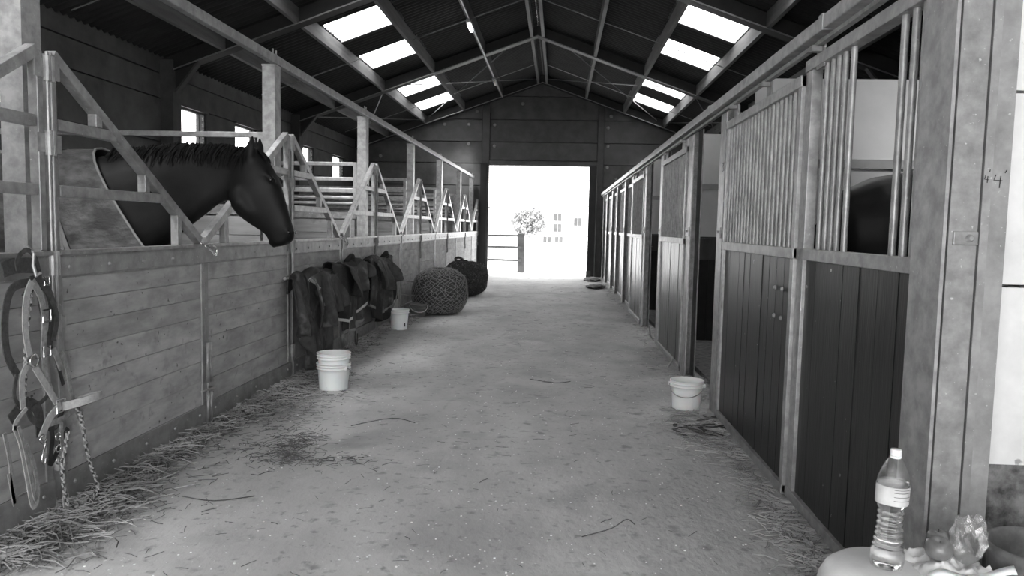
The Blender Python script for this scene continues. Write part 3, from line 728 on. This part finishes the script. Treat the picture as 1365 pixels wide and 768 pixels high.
def ramp(pts):
    def f(y):
        for (a,za),(b,zb) in zip(pts[:-1],pts[1:]):
            if y<=b: return za+(zb-za)*max(0,min(1,(y-a)/(b-a)))
        return pts[-1][1]
    return f
ra=drape('folded_rug','dark grey canvas rug with a buckle, nearest of those hung on the left doors',6.82,7.85,1.02,ramp([(6.8,.42),(7.0,.36),(7.1,.10),(7.35,.06),(7.6,.12),(7.9,.25)]),0,'rugdk',
 [(7.1,7.85,-.02,.05,'rugdk',None),(6.82,7.3,.04,.02,'rugdk',None),(7.2,7.95,.38,.10,'rugdk',None)],seed=2)
# flap, straps and buckles
P('buckle',MB().tube([(.155,-.10,.86),(.155,-.05,.87),(.155,-.05,.79),(.155,-.10,.78)],.006,6,True),'chrome',ra)
P('surcingle',MB().strap([(.13,-.28,.96),(.15,-.14,.9),(.155,-.07,.83),(.15,.0,.70),(.16,.2,.68),(.15,.3,.6)],.03,.006),'strap',ra)
P('dee_ring',MB().tube(torus((.12,-.28,.95),.014,.003,(Vector((0,1,0)),Vector((0,0,1))),12,el=1.2),.004,6,True),'chrome',ra)
rb=drape('folded_rug','black fleece-lined rug with pale binding, second on the left doors',7.85,9.15,1.05,ramp([(7.8,.50),(8.2,.42),(8.5,.45),(8.8,.5),(9.2,.66)]),0,'rugblk',
 [(7.9,9.1,.0,.07,'rugblk','bindw'),(8.35,9.15,-.16,.02,'rugdk','rugband'),(8.3,9.2,.25,.12,'rugdk',None)],seed=5)
P('leg_strap',MB().strap([(.12,.1,.52),(.13,.15,.3),(.12,.2,.12),(.12,.28,.08),(.12,.3,.2)],.03,.006),'rugdk',rb)
P('leg_strap',MB().strap([(.12,-.05,.5),(.12,-.04,.3),(.12,-.05,.1)],.035,.006),'strap',rb)
rc=drape('folded_rug','dark folded rug with straps, farthest of those hung on the left doors',9.45,10.9,1.05,ramp([(9.4,.5),(9.8,.35),(10.2,.3),(10.5,.45),(10.9,.55)]),0,'rugdk',
 [(9.5,10.7,.0,.06,'rugdk','rugband'),(9.6,10.95,-.14,.03,'rugblk',None),(9.7,10.5,.3,.11,'rugdk',None)],seed=9)
P('surcingle',MB().strap([(.13,.3,.9),(.2,.42,.7),(.2,.4,.45),(.15,.3,.3)],.035,.006),'strap',rc)
for y,z in ((9.0,1.05),(10.55,1.05)):
    pass
P('knot',MB().tube(smooth([(.04,.1,1.06),(.07,.2,1.12),(.05,.32,1.1),(.08,.25,1.05),(.04,.15,1.04)],4,True),.03,8,True),'rugblk',rb,sm=True)
P('knot',MB().tube(smooth([(.04,.2,1.04),(.07,.3,1.1),(.05,.42,1.08),(.08,.35,1.03),(.04,.25,1.02)],4,True),.03,8,True),'rugblk',rc,sm=True)
rrail=P('rug_rail',MB().tube([(-2.475,6.75,.985),(-2.475,11.0,.985)],.016,8),'galv',None); tag(rrail,'thin rail on the left doors carrying the folded rugs','rail')

# ---------------------------------------------------------------- tack at the left edge
TX=-2.47
def yz(L,x=TX): return [(x,a,max(b,.02)) for a,b in L]
tk=P('tack_hook',MB().tube([(-2.505,3.40,1.33),(-2.47,3.40,1.36),(-2.44,3.40,1.33),(-2.445,3.40,1.27),(-2.43,3.40,1.22),(-2.41,3.40,1.24)],.008,8),'galv',None); tag(tk,'steel hook over the left door carrying the headcollars','hook')
def tack(name,label,cat): return thing(name,label,cat,(TX,3.42,1.2),None)
def sp(par,L,wd,m,x=TX,th=.005,name='strap',label=None): return P(name,MB().strap(yz(L,x),wd,th,(1,0,0),5),m,par,world=True,label=label)
hc=tack('headcollar','light webbing headcollar with metal rings hanging frontmost at the left edge','headcollar')
sp(hc,[(3.374,1.20),(3.333,1.122),(3.321,0.978),(3.345,0.855)],.036,'strapl',TX+.035)
sp(hc,[(3.384,1.20),(3.443,1.112),(3.459,0.995),(3.448,0.87),(3.458,0.741),(3.492,0.653)],.036,'strap',TX+.03)
sp(hc,[(3.373,0.801),(3.441,0.708),(3.522,0.595)],.036,'strapl',TX+.035)
sp(hc,[(3.334,0.815),(3.297,0.755),(3.296,0.616)],.032,'strapl',TX+.03)
nl=[(TX+.075+.075*math.cos(a),3.665+.115*math.sin(a),.575+.02*math.cos(a)) for a in [math.radians(d) for d in range(-150,151,25)]]
P('noseband',MB().strap(nl,.04,.006,(1,0,0),3,(0,0,1)),'strapl',hc,world=True)
sp(hc,[(3.555,0.575),(3.47,0.53),(3.405,0.45)],.042,'strapl',TX+.035)
sp(hc,[(3.501,0.865),(3.531,0.809),(3.557,0.752)],.03,'strap',TX+.04,name='strap_end')
def buck(par,y,z,s=.028,x=TX+.045): P('buckle',MB().tube([(x,y-s,z-s),(x,y+s,z-s),(x,y+s,z+s),(x,y-s,z+s)],.0045,6,True),'chrome',par,world=True)
P('ring',MB().tube(torus((TX+.045,3.36,.83),.028,.004,(Vector((0,1,0)),Vector((0,0,1))),16,el=1),.005,6,True),'chrome',hc,world=True,sm=True)
buck(hc,3.455,1.03); buck(hc,3.45,.86,.024); buck(hc,3.54,.575,.032)
hd=tack('headcollar','black webbing headcollar hanging behind the light one','headcollar')
sp(hd,[(3.41,1.193),(3.282,1.175),(3.23,1.058),(3.232,0.888),(3.293,0.774)],.04,'strapd',TX+.01)
sp(hd,[(3.39,1.20),(3.47,1.19),(3.538,1.096),(3.537,0.948),(3.501,0.873)],.045,'strapd',TX+.012)
sp(hd,[(3.405,1.18),(3.49,1.15),(3.56,1.02),(3.53,.9)],.03,'strapd',TX+.022)
sp(hd,[(3.236,0.578),(3.334,0.63),(3.42,0.58),(3.431,0.45)],.055,'strapd',TX+.012)
sp(hd,[(3.305,1.255),(3.302,1.306),(3.367,1.345),(3.425,1.301),(3.452,1.211)],.022,'strapd',TX+.02,name='hanging_loop')
sp(hd,[(3.22,1.26),(3.3,1.275),(3.42,1.27)],.07,'strapd',TX+.012,name='head_pad')
sp(hd,[(3.28,.78),(3.26,.68),(3.33,.6),(3.45,.62),(3.52,.66)],.02,'strapd',TX+.018)
buck(hd,3.47,1.195,.018,TX+.04)
hb=tack('bridle','narrow dark bridle with a light strap end hanging among the headcollars','bridle')
sp(hb,[(3.587,0.83),(3.631,0.746),(3.661,0.624),(3.704,0.498),(3.76,0.364)],.026,'strap',TX+.018)
sp(hb,[(3.72,.46),(3.745,.40),(3.765,.35)],.036,'strapl',TX+.024,name='strap_end')
sp(hb,[(3.454,0.50),(3.575,0.50),(3.668,0.522),(3.73,0.49)],.03,'strap',TX+.03)
sp(hb,[(3.485,0.52),(3.50,0.42),(3.478,0.30),(3.53,0.34),(3.62,0.44)],.028,'leather',TX+.024)
sp(hb,[(3.56,0.50),(3.565,0.305),(3.579,0.184),(3.579,0.10)],.022,'strap',TX+.03)
sp(hb,[(3.575,.11),(3.58,.05)],.045,'strapl',TX+.032,name='strap_end')
sp(hb,[(3.44,1.2),(3.50,.95),(3.57,.8),(3.62,.66)],.02,'leather',TX+.006)
for z in (.43,.37,.31): P('ring',MB().tube(torus((TX+.05,3.505,z),.018,.004,(Vector((0,1,0)),Vector((0,0,1))),12,el=1),.0045,6,True),'chrome',hb,world=True,sm=True)
def braid(par,L,x,r=.011):
    pts=smooth(yz(L,x),12); q=[pts[0]]; acc=0
    for a,b in zip(pts[:-1],pts[1:]):
        n=max(1,round((b-a).length/.005))
        q+=[a+(b-a)*(k/n) for k in range(1,n+1)]
    for ph in range(4):
        o=[]
        for i,p in enumerate(q):
            d=(q[min(i+1,len(q)-1)]-q[max(i-1,0)]).normalized(); w=d.cross(Vector((1,0,0))).normalized(); a=i*2*PI/14+ph*PI/2
            sg=1 if ph%2 else -1
            o.append(p+w*math.sin(a*sg)*.0075+Vector((1,0,0))*math.cos(a)*.005)
        P('strand',MB().tube(o,.0048,6),('strapl','strap','strapl','strapd')[ph],par,world=True,sm=True)
lr=tack('lead_rope','two-tone braided lead rope looping down to the floor','rope')
braid(lr,[(3.40,1.17),(3.37,1.03),(3.35,.9),(3.335,.75),(3.33,.66)],TX+.015)
braid(lr,[(3.60,.56),(3.64,.48),(3.665,0.352),(3.705,0.221),(3.75,0.13),(3.755,0.07),(3.71,0.045),(3.65,0.04),(3.59,0.045),(3.52,0.08),(3.49,0.16),(3.481,0.273),(3.50,0.357),(3.53,.45)],TX+.085)
sp(lr,[(3.33,.66),(3.36,.56),(3.44,.5),(3.53,.47),(3.60,.56)],.03,'strapd',TX+.02)
rn=tack('lead_rein','folded webbing lead rein with a chrome clip at the left edge','rope')
sp(rn,[(3.30,.62),(3.22,.56),(3.251,0.47),(3.282,0.32),(3.315,0.158),(3.344,0.147),(3.358,0.222),(3.315,0.398),(3.244,0.528),(3.21,.55)],.02,'strapl',TX+.045)
sp(rn,[(3.23,0.55),(3.262,0.458),(3.295,0.312),(3.328,0.175),(3.335,.3),(3.28,.45)],.02,'strap',TX+.055)
sp(rn,[(3.16,.54),(3.19,.4),(3.20,.25),(3.21,.2),(3.18,.35)],.02,'strap',TX+.04)
P('clip',MB().tube(smooth([(TX+.05,a,b) for a,b in [(3.40,.47),(3.375,.45),(3.40,.425),(3.42,.44),(3.405,.40),(3.39,.37),(3.385,.34),(3.405,.325),(3.41,.35)]],4),.0055,6),'chrome',rn,world=True,sm=True)

# ---------------------------------------------------------------- buckets
def bucket(label,loc,rt,rb,h,m='plas',handle=None,fill=None,group=None,rings=2,sc=1):
    t=thing('bucket',label,'bucket',loc,group)
    prof=[(0,.004),(rb*.9,.004),(rb,.0),(rb+.003,.012)]
    for k in range(6):
        z=.012+(h-.07)*(k+1)/6; prof.append((rb+(rt-rb)*z/h,z))
    prof+=[(rt-.002,h-.055),(rt+.008,h-.052),(rt+.008,h-.046),(rt-.001,h-.043)]
    if rings>1: prof+=[(rt,h-.03),(rt+.009,h-.027),(rt+.009,h-.021),(rt,h-.018)]
    prof+=[(rt+.003,h-.008),(rt+.010,h-.006),(rt+.010,h),(rt,h+.001),(rt-.004,h-.003),(rb-.003,.016),(0,.014)]
    P('shell',MB().lathe(prof,seg=36),m,t,sm=True)
    if handle:
        a0,drop=handle; pts=[]
        for k in range(17):
            a=PI*k/16; x=math.cos(a)*(rt+.012); y=-math.sin(a)*(rt+.016); 
            pts.append((x*math.cos(a0)-y*math.sin(a0),x*math.sin(a0)+y*math.cos(a0),h-.035-drop*math.sin(a)))
        P('handle',MB().tube(pts,.004,6),'galv' if m!='clearbk' else 'plas',t,sm=True)
        for s in (1,-1): P('handle_lug',MB().box(-.012,.012,-.008,.008,-.014,.014),m,t,(s*(rt+.008)*math.cos(a0),s*(rt+.008)*math.sin(a0),h-.04))
    return t
bucket('lower white bucket of the nested pair on the floor in front of the rugs',(-2.0,6.68,0),.145,.125,.245,handle=(2.6,.06))
bucket('upper white bucket nested in another in front of the rugs',(-2.0,6.68,.095),.143,.122,.24)
b3=bucket('single white bucket on the floor beyond the folded rugs',(-2.25,10.7,0),.135,.112,.29)
P('sticker',MB().box(.085,.10,-.085,-.05,.05,.10),'leather',b3)
bucket('clear plastic bucket against the nearer haynet',(-2.25,12.2,0),.135,.105,.225,m='clearbk',handle=(.3,.1))
bucket('white bucket with a wire handle at the right-hand sliding door',(1.11,6.4,0),.132,.112,.245,handle=(-.25,.09))
# ---------------------------------------------------------------- haynets
def haynet(label,loc,rx,ry,rz,seed,lean=0,m='net',tip=None):
    t=thing('haynet',label,'haynet',loc,'filled haynets on the floor at left')
    nseg,nr=44,26
    def pt(u,v,off=0):
        th=2*PI*u; ph=PI*v
        rad=(1+.07*mnoise.noise(Vector((math.cos(th)*math.sin(ph)*1.7,math.sin(th)*math.sin(ph)*1.7,math.cos(ph)*1.7+seed)))) 
        s=math.sin(ph)**.75; c=math.cos(ph)
        z=rz*(1+ (abs(c)**.9)*math.copysign(1,c)*rad)
        if c<-.3: s=max(s,.0)**.7 if s>0 else 0
        x=(rx*rad+off)*s*math.cos(th)+lean*z; y=(ry*rad+off)*s*math.sin(th)
        return (x,y,max(.005,z-.02*0)+off*.6*c+ (off if c<0 else 0))
    mb=MB()
    for j in range(nr+1):
        for i in range(nseg): mb.v.append(pt(i/nseg,j/nr))
    for j in range(nr):
        for i in range(nseg):
            k=(i+1)%nseg; mb.f.append((j*nseg+i,j*nseg+k,(j+1)*nseg+k,(j+1)*nseg+i))
    o=P('hay_fill',mb,'hayball',t,sm=True)
    # diamond net cords
    nt_=MB(); A,B=34,30
    def q(i,j):
        i%=A; jx=mnoise.noise(Vector((i*.7,j*.7,seed))); jy=mnoise.noise(Vector((i*.7,j*.7,seed+9)))
        return pt(((i+.5*(j%2)+.9*jx)/A)%1,.06+.86*(j+.9*jy)/B,.014)
    for j in range(B):
        for i in range(A):
            a=q(i,j); b_=q(i,j+1); c_=q(i+(1 if j%2 else -1),j+1)
            nt_.tube([a,b_],.0042,4,cap=False); nt_.tube([a,c_],.0042,4,cap=False)
    o=P('net',nt_,m,t,kind=None); 
    st=MB(); rnd=random.Random(seed)
    for k in range(700):
        u,v=rnd.random(),rnd.uniform(.08,.85); p=Vector(pt(u,v,.0)); n=Vector(pt(u,v,.05))-p; n.normalize()
        d=Vector((rnd.uniform(-1,1),rnd.uniform(-1,1),rnd.uniform(-1,1))).normalized()*.05
        st.tube([p,p+n*.012+d*.5,p+n*rnd.uniform(.0,.02)+d],.0016,3,cap=False)
    o=P('hay_wisps',st,'straw',t,kind='stuff')
    if tip:
        mbk=MB(); mbk.tube(smooth([(tip[0],tip[1],tip[2]),(tip[0]-.06,tip[1],tip[2]+.07),(tip[0]+.03,tip[1]-.05,tip[2]+.10),(tip[0]+.1,tip[1],tip[2]+.05),(tip[0]+.02,tip[1]+.03,tip[2]+.02)],4,True),.028,7,True)
        mbk.tube(smooth([(tip[0]+.08,tip[1],tip[2]+.02),(tip[0]+.2,tip[1]-.05,tip[2]+.04),(tip[0]+.24,tip[1]-.1,tip[2]-.06)],4),.014,6)
        P('drawstring',mbk,m,t,sm=True)
    return t
haynet('large round hay-filled net on the floor, the nearer of two',(-1.99,12.75,0),.46,.5,.385,3,m='net')
haynet('darker hay-filled net slumped behind the nearer one',(-1.98,16.2,0),.48,.5,.37,8,m='netd',tip=(-.15,-.1,.72))
t=thing('tether_ring','tether rod with two rings on the door behind the nearer haynet','ring',(-2.5,12.05,.6))
for z in (0,-.22): P('rod',MB().tube([(0,0,z),(.06,.02,z-.01),(.2,.1,z-.03)],.008,6),'galvd',t)

# ---------------------------------------------------------------- things at the near right
DC=(1.055,2.38)
t=thing('drum','milky plastic drum with rounded shoulders carrying the water bottle','drum',(DC[0],DC[1],0))
P('shell',MB().lathe([(0,0),(.18,0),(.2,.02),(.205,.25),(.205,.36),(.198,.40),(.18,.435),(.15,.458),(.12,.468),(0,.47)],seg=48),'drum',t,sm=True)
P('grip',MB().lathe([(0,.0),(.03,0),(.045,-.015),(.05,-.05),(.045,-.12)],(0,0,0),20),'plas',t,(-.125,-.13,.445),sm=True)
P('rim_ring',MB().lathe([(.2,.30),(.212,.305),(.212,.32),(.2,.325)],seg=48),'drum',t,sm=True)
# water bottle
BC=(DC[0]-.01,DC[1]-.02,.47)
t=thing('water_bottle','clear ribbed plastic water bottle with a white cap standing on the drum','bottle',BC); t.rotation_euler=(.0,math.radians(1.5),math.radians(12))
def sq(a,z):
    if z>.30: return 1
    k=.35 if z<.22 else .12
    return 1+k*.18*(abs(math.cos(2*a))**1.5-.5)
pf=[(0,.006),(.035,.0),(.047,.004),(.0505,.02),(.050,.05)]
for k in range(8):
    z=.055+k*.017; r_=.0495-.011*math.sin(min(1,(k+1)/8)*PI*.6)
    pf+=[(r_,z),(r_-.0045,z+.004),(r_-.0045,z+.009),(r_,z+.013)]
pf+=[(.042,.195),(.046,.205),(.0465,.265),(.047,.27),(.046,.28),(.036,.31),(.024,.335),(.0145,.35),(.0135,.365),(.012,.365),(.012,.35)]
P('body',MB().lathe(pf,seg=40,ofs=sq),'bottle',t,sm=True)
wpf=[(0,.008)]+[(max(r-.0025,0),z) for r,z in pf[1:] if z<.275]+[(0,.275)]
P('water',MB().lathe(wpf,seg=40,ofs=sq),'water',t,sm=True,label='water filling the bottle to the shoulder')
P('label_band',MB().lathe([(.0482,.205),(.0485,.262),(.0478,.262),(.0475,.205)],seg=40,ofs=sq),'paper',t,sm=True,label='white paper label with ruled lines')
P('cap',MB().lathe([(.016,.352),(.0165,.354),(.0165,.368),(.015,.372),(0,.372)],seg=28),'plas',t,sm=True,label='white screw cap')
P('cap_ring',MB().lathe([(.015,.344),(.0165,.345),(.0165,.350),(.015,.351)],seg=24),'plas',t,sm=True)
for z in (.222,.234,.247,.256):
    P('label_line',MB().tube([(.0495*math.cos(a)*sq(a,z),.0495*math.sin(a)*sq(a,z),z) for a in [math.radians(d) for d in range(-120,-55,8)]],.0007,4),'ink',t)
# crumpled plastic bag under apple
bgx,bgy,bgz=1.24,2.36,.455
t=thing('plastic_bag','pale crumpled bag lying on the drum edge under the apple','bag',(bgx,bgy,bgz))
mb=MB(); n=26
rnd=random.Random(5)
for i in range(n+1):
    for j in range(n+1):
        u,v=i/n-.5,j/n-.5
        x=u*.26+.02*mnoise.noise(Vector((u*6,v*6,1))); y=v*.24+.03*mnoise.noise(Vector((u*6,v*6,4)))
        r_=max(abs(u),abs(v))*2
        z=.04+.035*mnoise.noise(Vector((u*7,v*7,2)))-.07*max(0,r_-.6)**1.2*2.2+.015*mnoise.noise(Vector((u*20,v*20,7)))
        if v<-.3: z-=(-.3-v)*.5
        mb.v.append((x,y,z))
for i in range(n):
    for j in range(n): q=i*(n+1)+j; mb.f.append((q,q+1,q+n+2,q+n+1))
o=P('sheet',mb,'drum',t,sm=True); s=o.modifiers.new('s','SOLIDIFY'); s.thickness=.003
mb=MB()
for i in range(19):
    u=i/18; x=-.12+.25*u; yb=-.12+.01*math.sin(u*9)
    z=.022+.028*u+.008*math.sin(u*8)
    mb.v+=[(x,yb,z),(x+.006,yb+.03,z+.012+.004*math.sin(u*13))]
for i in range(18): mb.f.append((2*i,2*i+1,2*i+3,2*i+2))
o=P('torn_flap',mb,'plas',t,sm=True); s=o.modifiers.new('s','SOLIDIFY'); s.thickness=.003
t=thing('apple','round apple lying on the crumpled bag by the bottle','apple',(1.185,2.33,.545)); t.rotation_euler=(.35,-.15,0)
pf=[]
for k in range(17):
    a=-PI/2+PI*k/16; r_=.040*math.cos(a)*(1+.06*math.sin(a)); z=.036*math.sin(a)
    if k>12: z-=.012*((k-12)/4)**2
    if k<3: z+=.006*(1-k/3)
    pf.append((max(r_,0),z))
P('fruit',MB().lathe(pf,seg=28),'apple',t,sm=True); P('stalk',MB().tube([(0,0,.015),(.001,0,.024),(.003,0,.028)],.0012,6),'leather',t)
t=thing('apple','second apple half hidden behind the front one on the bag','apple',(1.215,2.40,.55))
P('fruit',MB().lathe([(r*.8,z*.8) for r,z in pf],seg=28),'apple',t,sm=True); P('stalk',MB().tube([(0,0,.016),(.002,0,.03)],.0018,6),'leather',t)
# crinkled clear wrapper
bm=bmesh.new(); bmesh.ops.create_icosphere(bm,subdivisions=3,radius=1)
for v in bm.verts:
    p=v.co.copy(); k=1+.5*mnoise.noise(p*2.1)+.35*abs(mnoise.noise(p*5+Vector((3,1,2))))
    v.co=Vector((p.x*.05*k,p.y*.04*k,p.z*.06*k))
    if v.co.z>.03: v.co.z+=.03*abs(math.sin(v.co.x*55))-.012
me=bpy.data.meshes.new('film'); bm.to_mesh(me); bm.free(); me.materials.append(MT['clearpl'])
o=part('wrapper',me,None,(1.29,2.36,.565)); tag(o,'crinkled shiny clear wrapper beside the apple','wrapper')
# dark feed bin at lower right
t=thing('feed_bin','dark grey rubber bin with a rounded rim at the lower right corner','bin',(1.515,2.36,0))
P('shell',MB().lathe([(0,0),(.125,0),(.13,.01),(.15,.50),(.158,.525),(.163,.535),(.163,.55),(.155,.556),(.148,.548),(.142,.52),(.13,.42),(0,.42)],seg=40),'rub',t,sm=True)

# ---------------------------------------------------------------- straw and litter
def straws(n,fn,ml,label,name,m='straw',seed=1,rad=.0018,hz=.03):
    rnd=random.Random(seed); mb=MB()
    for _ in range(n):
        x,y,dens=fn(rnd); l=rnd.uniform(.3,1)*ml; a=rnd.uniform(0,2*PI); z=rnd.random()**2*hz*dens+.003; tz=rnd.uniform(-.3,.3)*l*.5*dens
        b=rnd.uniform(-.4,.4)
        p0=Vector((x,y,z+max(0,-tz)+.001)); d=Vector((math.cos(a),math.sin(a),0))*l; e=Vector((math.cos(a+b),math.sin(a+b),0))*l
        p1=p0+d*.5+Vector((0,0,rnd.uniform(0,.01)*dens)); p2=p0+d*.5+e*.5+Vector((0,0,tz)); p2.z=max(p2.z,.002)
        mb.tube([p0,p1,p2],rad*rnd.uniform(.6,1.3),3,cap=False)
    o=P(name,mb,m,None); tag(o,label,'straw',kind='stuff'); return o
def left_edge(rnd):
    y=3.0+ (rnd.random()**1.25)*10; k=rnd.random()
    wd=.25 if y<7.6 else .16
    bl=1+.35*math.sin(y*2.3)
    return (-2.50+abs(rnd.gauss(0,wd*.5))*bl,y,1.0)
straws(5200,left_edge,.20,'loose hay drifted along the foot of the left stall doors','spilled_hay','straw',1,hz=.045,rad=.0023)
straws(5500,left_edge,.14,'dark damp hay under the loose straw at the left doors','trampled_hay','strawd',2,hz=.025,rad=.0026)
def left_patch(rnd):
    c=rnd.choice([(-1.8,5.0,.10,.25),(-2.05,5.4,.15,.5),(-2.2,4.6,.15,.6),(-2.15,7.3,.2,.5),(-1.55,4.6,.2,.08),(-1.7,4.8,.07,.2),(-2.2,3.6,.2,.3),(-2.0,6.2,.2,.4)])
    return (rnd.gauss(c[0],c[2]),rnd.gauss(c[1],c[3]),.35)
straws(1100,left_patch,.10,'scattered hay wisps on the floor near the left doors','scattered_hay','strawd',3)
def right_edge(rnd):
    k=rnd.random()
    if k<.4: return (1.26-abs(rnd.gauss(0,.07)),rnd.uniform(3.1,4.2),.8)
    if k<.6: return (1.25-abs(rnd.gauss(0,.06)),rnd.uniform(4.2,6.2),.4)
    if k<.8: return (rnd.gauss(1.08,.14),rnd.gauss(5.7,.3),.6)
    return (1.28-abs(rnd.gauss(0,.07)),rnd.uniform(7,23),.6)
straws(2000,right_edge,.15,'hay scraps along the foot of the right-hand fronts','spilled_hay','straw',4,hz=.03,rad=.0023)
straws(1800,lambda r:(r.uniform(1.3,1.75),r.uniform(6.5,7.75),1) if r.random()<.6 else (r.uniform(1.3,1.8),r.uniform(10.1,11.6),1),.1,'straw bedding at the open doorways on the right','stall_straw','straw',6)
def aisle(rnd): return (rnd.uniform(-2.3,1.2),3+rnd.random()**1.4*19,.15)
straws(420,aisle,.09,'odd wisps of hay on the aisle floor','scattered_hay','strawd',5,rad=.0015)
def grit(rnd): return (rnd.uniform(-2.3,1.2),2.9+rnd.random()**1.6*8,.1)
mb=MB(); rnd=random.Random(11)
for _ in range(900):
    x,y,_d=grit(rnd); s=rnd.uniform(.002,.006); mb.box(x,x+s*1.6,y,y+s*1.3,0,s*.6)
o=P('grit',mb,'plas',None); tag(o,'pale grit specks on the near aisle floor','grit',kind='stuff')
# long single stalks on the floor
for i,(pts,lab) in enumerate((([(-1.5,5.45,.004),(-1.25,5.7,.006),(-1.05,5.6,.004)],'bent dark stalk on the floor in front of the nested buckets'),([(-.25,7.4,.004),(.0,7.25,.006),(.15,7.35,.004)],'long thin stalk in the middle of the aisle'),([(-2.0,3.9,.004),(-1.8,3.85,.006),(-1.62,3.95,.004)],'curled stalk near the braided rope'),([(.15,3.6,.004),(.3,3.7,.012),(.38,3.78,.03),(.42,3.74,.02)],'bent stalk on the near floor right of centre'))):
    o=P('dry_stalk',MB().tube(smooth(pts,4),.003,5),'strawd',None); tag(o,lab,'stalk')
# tangle of twine under the right bucket
t=thing('baling_twine','dark tangle of flattened twine and leaves before the right bucket','twine',(1.14,6.0,0))
rnd=random.Random(21)
for k in range(14):
    a=rnd.uniform(0,PI*2); x,y=rnd.uniform(-.2,.15),rnd.uniform(-.3,.15)
    pts=[(x+.09*j*math.cos(a+.5*j),y+.09*j*math.sin(a+.4*j),.008+rnd.uniform(0,.02)) for j in range(4)]
    P('strand',MB().strap(pts,.028,.004,(0,0,1)),'leather' if k%4 else 'strapl',t)
for i,(x,y,lab) in enumerate(((.96,19.2,'small dark sack lying on the floor near the far end on the right'),(.98,21.8,'low dark heap by the last right-hand door'))):
    bm=bmesh.new(); bmesh.ops.create_icosphere(bm,subdivisions=3,radius=1)
    for v in bm.verts:
        p=v.co.copy(); k=1+.3*mnoise.noise(p*2+Vector((i*5,0,0))); v.co=Vector((p.x*.24*k,p.y*.45*k,max(0,p.z+.5)*.06*k))
    me=bpy.data.meshes.new('sack'); bm.to_mesh(me); bm.free(); me.materials.append(MT['rugdk'])
    o=part('sack',me,None,(x,y,.0)); tag(o,lab,'sack')

# ---------------------------------------------------------------- outdoors
t=thing('rail_fence','dark post-and-rail fence just outside the far doorway on the left','fence',(-2.6,25.7,-.05))
for x in (-3.8,-1.25+2.6-.0):
    P('post',MB().box(x-.13 if x>0 else x,x+.11 if x>0 else x+.2,-.1,.12,0,1.32),'outwood',t)
for z in (.42,.86,1.24): P('rail',MB().box(-4.0,1.35,-.14,-.09,z-.04,z+.04),'outwood',t)
t=thing('rail_fence','thin distant rail fence across the yard','fence',(0,40,-.05))
for x in (-4.2,-1.6,.6,3.6): P('post',MB().box(x,x+.16,-.08,.08,0,1.25),'outwood',t)
for z in (.5,1.1): P('rail',MB().box(-7,6,-.12,-.08,z-.03,z+.03),'palebeam',t)
t=thing('farmhouse','white two-storey farmhouse with slate roof beyond the yard','building',(2.6,72,-.45))
P('wall',MB().box(-5,6,0,7,0,4.0),'render',t)
P('roof',MB().prism([(-.4,4.0),(7.4,4.0),(3.5,6.6)],0,-5.3,6.3),'oroof',t)
P('chimney',MB().box(-2.6,-1.8,3,4,5.6,7.2),'oroof',t); P('chimney',MB().box(-5.2,-2.5,.1,3,4.0,5.6),'render',t)
for x,z in ((-2.75,2.9),(-.85,2.5),(3,2.9),(-3.7,.9),(-2.6,.9),(-2.75,1.9)):
    f=P('window',MB().box(x-.42,x+.42,-.06,0,z-.42,z+.42),'palebeam',t); P('pane',MB().box(x-.36,x-.03,-.08,-.06,z-.36,z+.36).box(x+.03,x+.36,-.08,-.06,z-.36,z+.36),'owin',f)
P('door',MB().box(.8,1.8,-.06,0,0,2.0),'palebeam',t); P('gutter',MB().box(-5.3,6.3,-.5,-.4,3.9,4.0),'outwood',t); P('ridge',MB().box(-5.3,6.3,3.4,3.6,6.55,6.66),'outwood',t)
t=thing('farm_shed','low pale shed left of the farmhouse','building',(-5.6,76,-.05))
P('wall',MB().box(-3,2.0,0,5,0,2.2),'render',t); P('roof',MB().prism([(-.3,2.2),(5.3,2.2),(2.5,3.4)],0,-3.2,2.2),'oroof',t)
P('door',MB().box(-.4,.6,-.05,0,0,1.8),'palebeam',t); P('gutter',MB().box(-3.2,2.2,-.4,-.3,2.1,2.2),'outwood',t)
def tree(label,loc,r,h,seed):
    t=thing('tree',label,'tree',loc)
    P('trunk',MB().tube([(0,0,0),(.05,0,h*.5),(0,0,h*.8)],[.1,.08,.05],8),'palebeam',t)
    mb=MB(); rnd=random.Random(seed)
    for k in range(2600):
        a,b=rnd.uniform(0,2*PI),math.acos(rnd.uniform(-1,1)); q=rnd.random()**.4*r*(1+.25*mnoise.noise(Vector((math.cos(a)*2,math.sin(a)*2,math.cos(b)*2+seed))))
        p=Vector((q*math.sin(b)*math.cos(a),q*math.sin(b)*math.sin(a),h-r*.7+q*.8*math.cos(b)))
        e=Vector((rnd.uniform(-1,1),rnd.uniform(-1,1),rnd.uniform(-1,1))).normalized()*.13; g=e.cross(Vector((rnd.uniform(-1,1),rnd.uniform(-1,1),rnd.uniform(-1,1)))).normalized()*.09
        mb.quad(p-e,p+g,p+e,p-g)
    P('foliage',mb,'leaf',t,kind='stuff')
tree('rounded bushy tree left of the farmhouse',(-2.6,66,-.05),1.5,3.0,1)
tree('low hedge tree behind the shed',(-7.5,84,-.05),2.0,3.6,2)
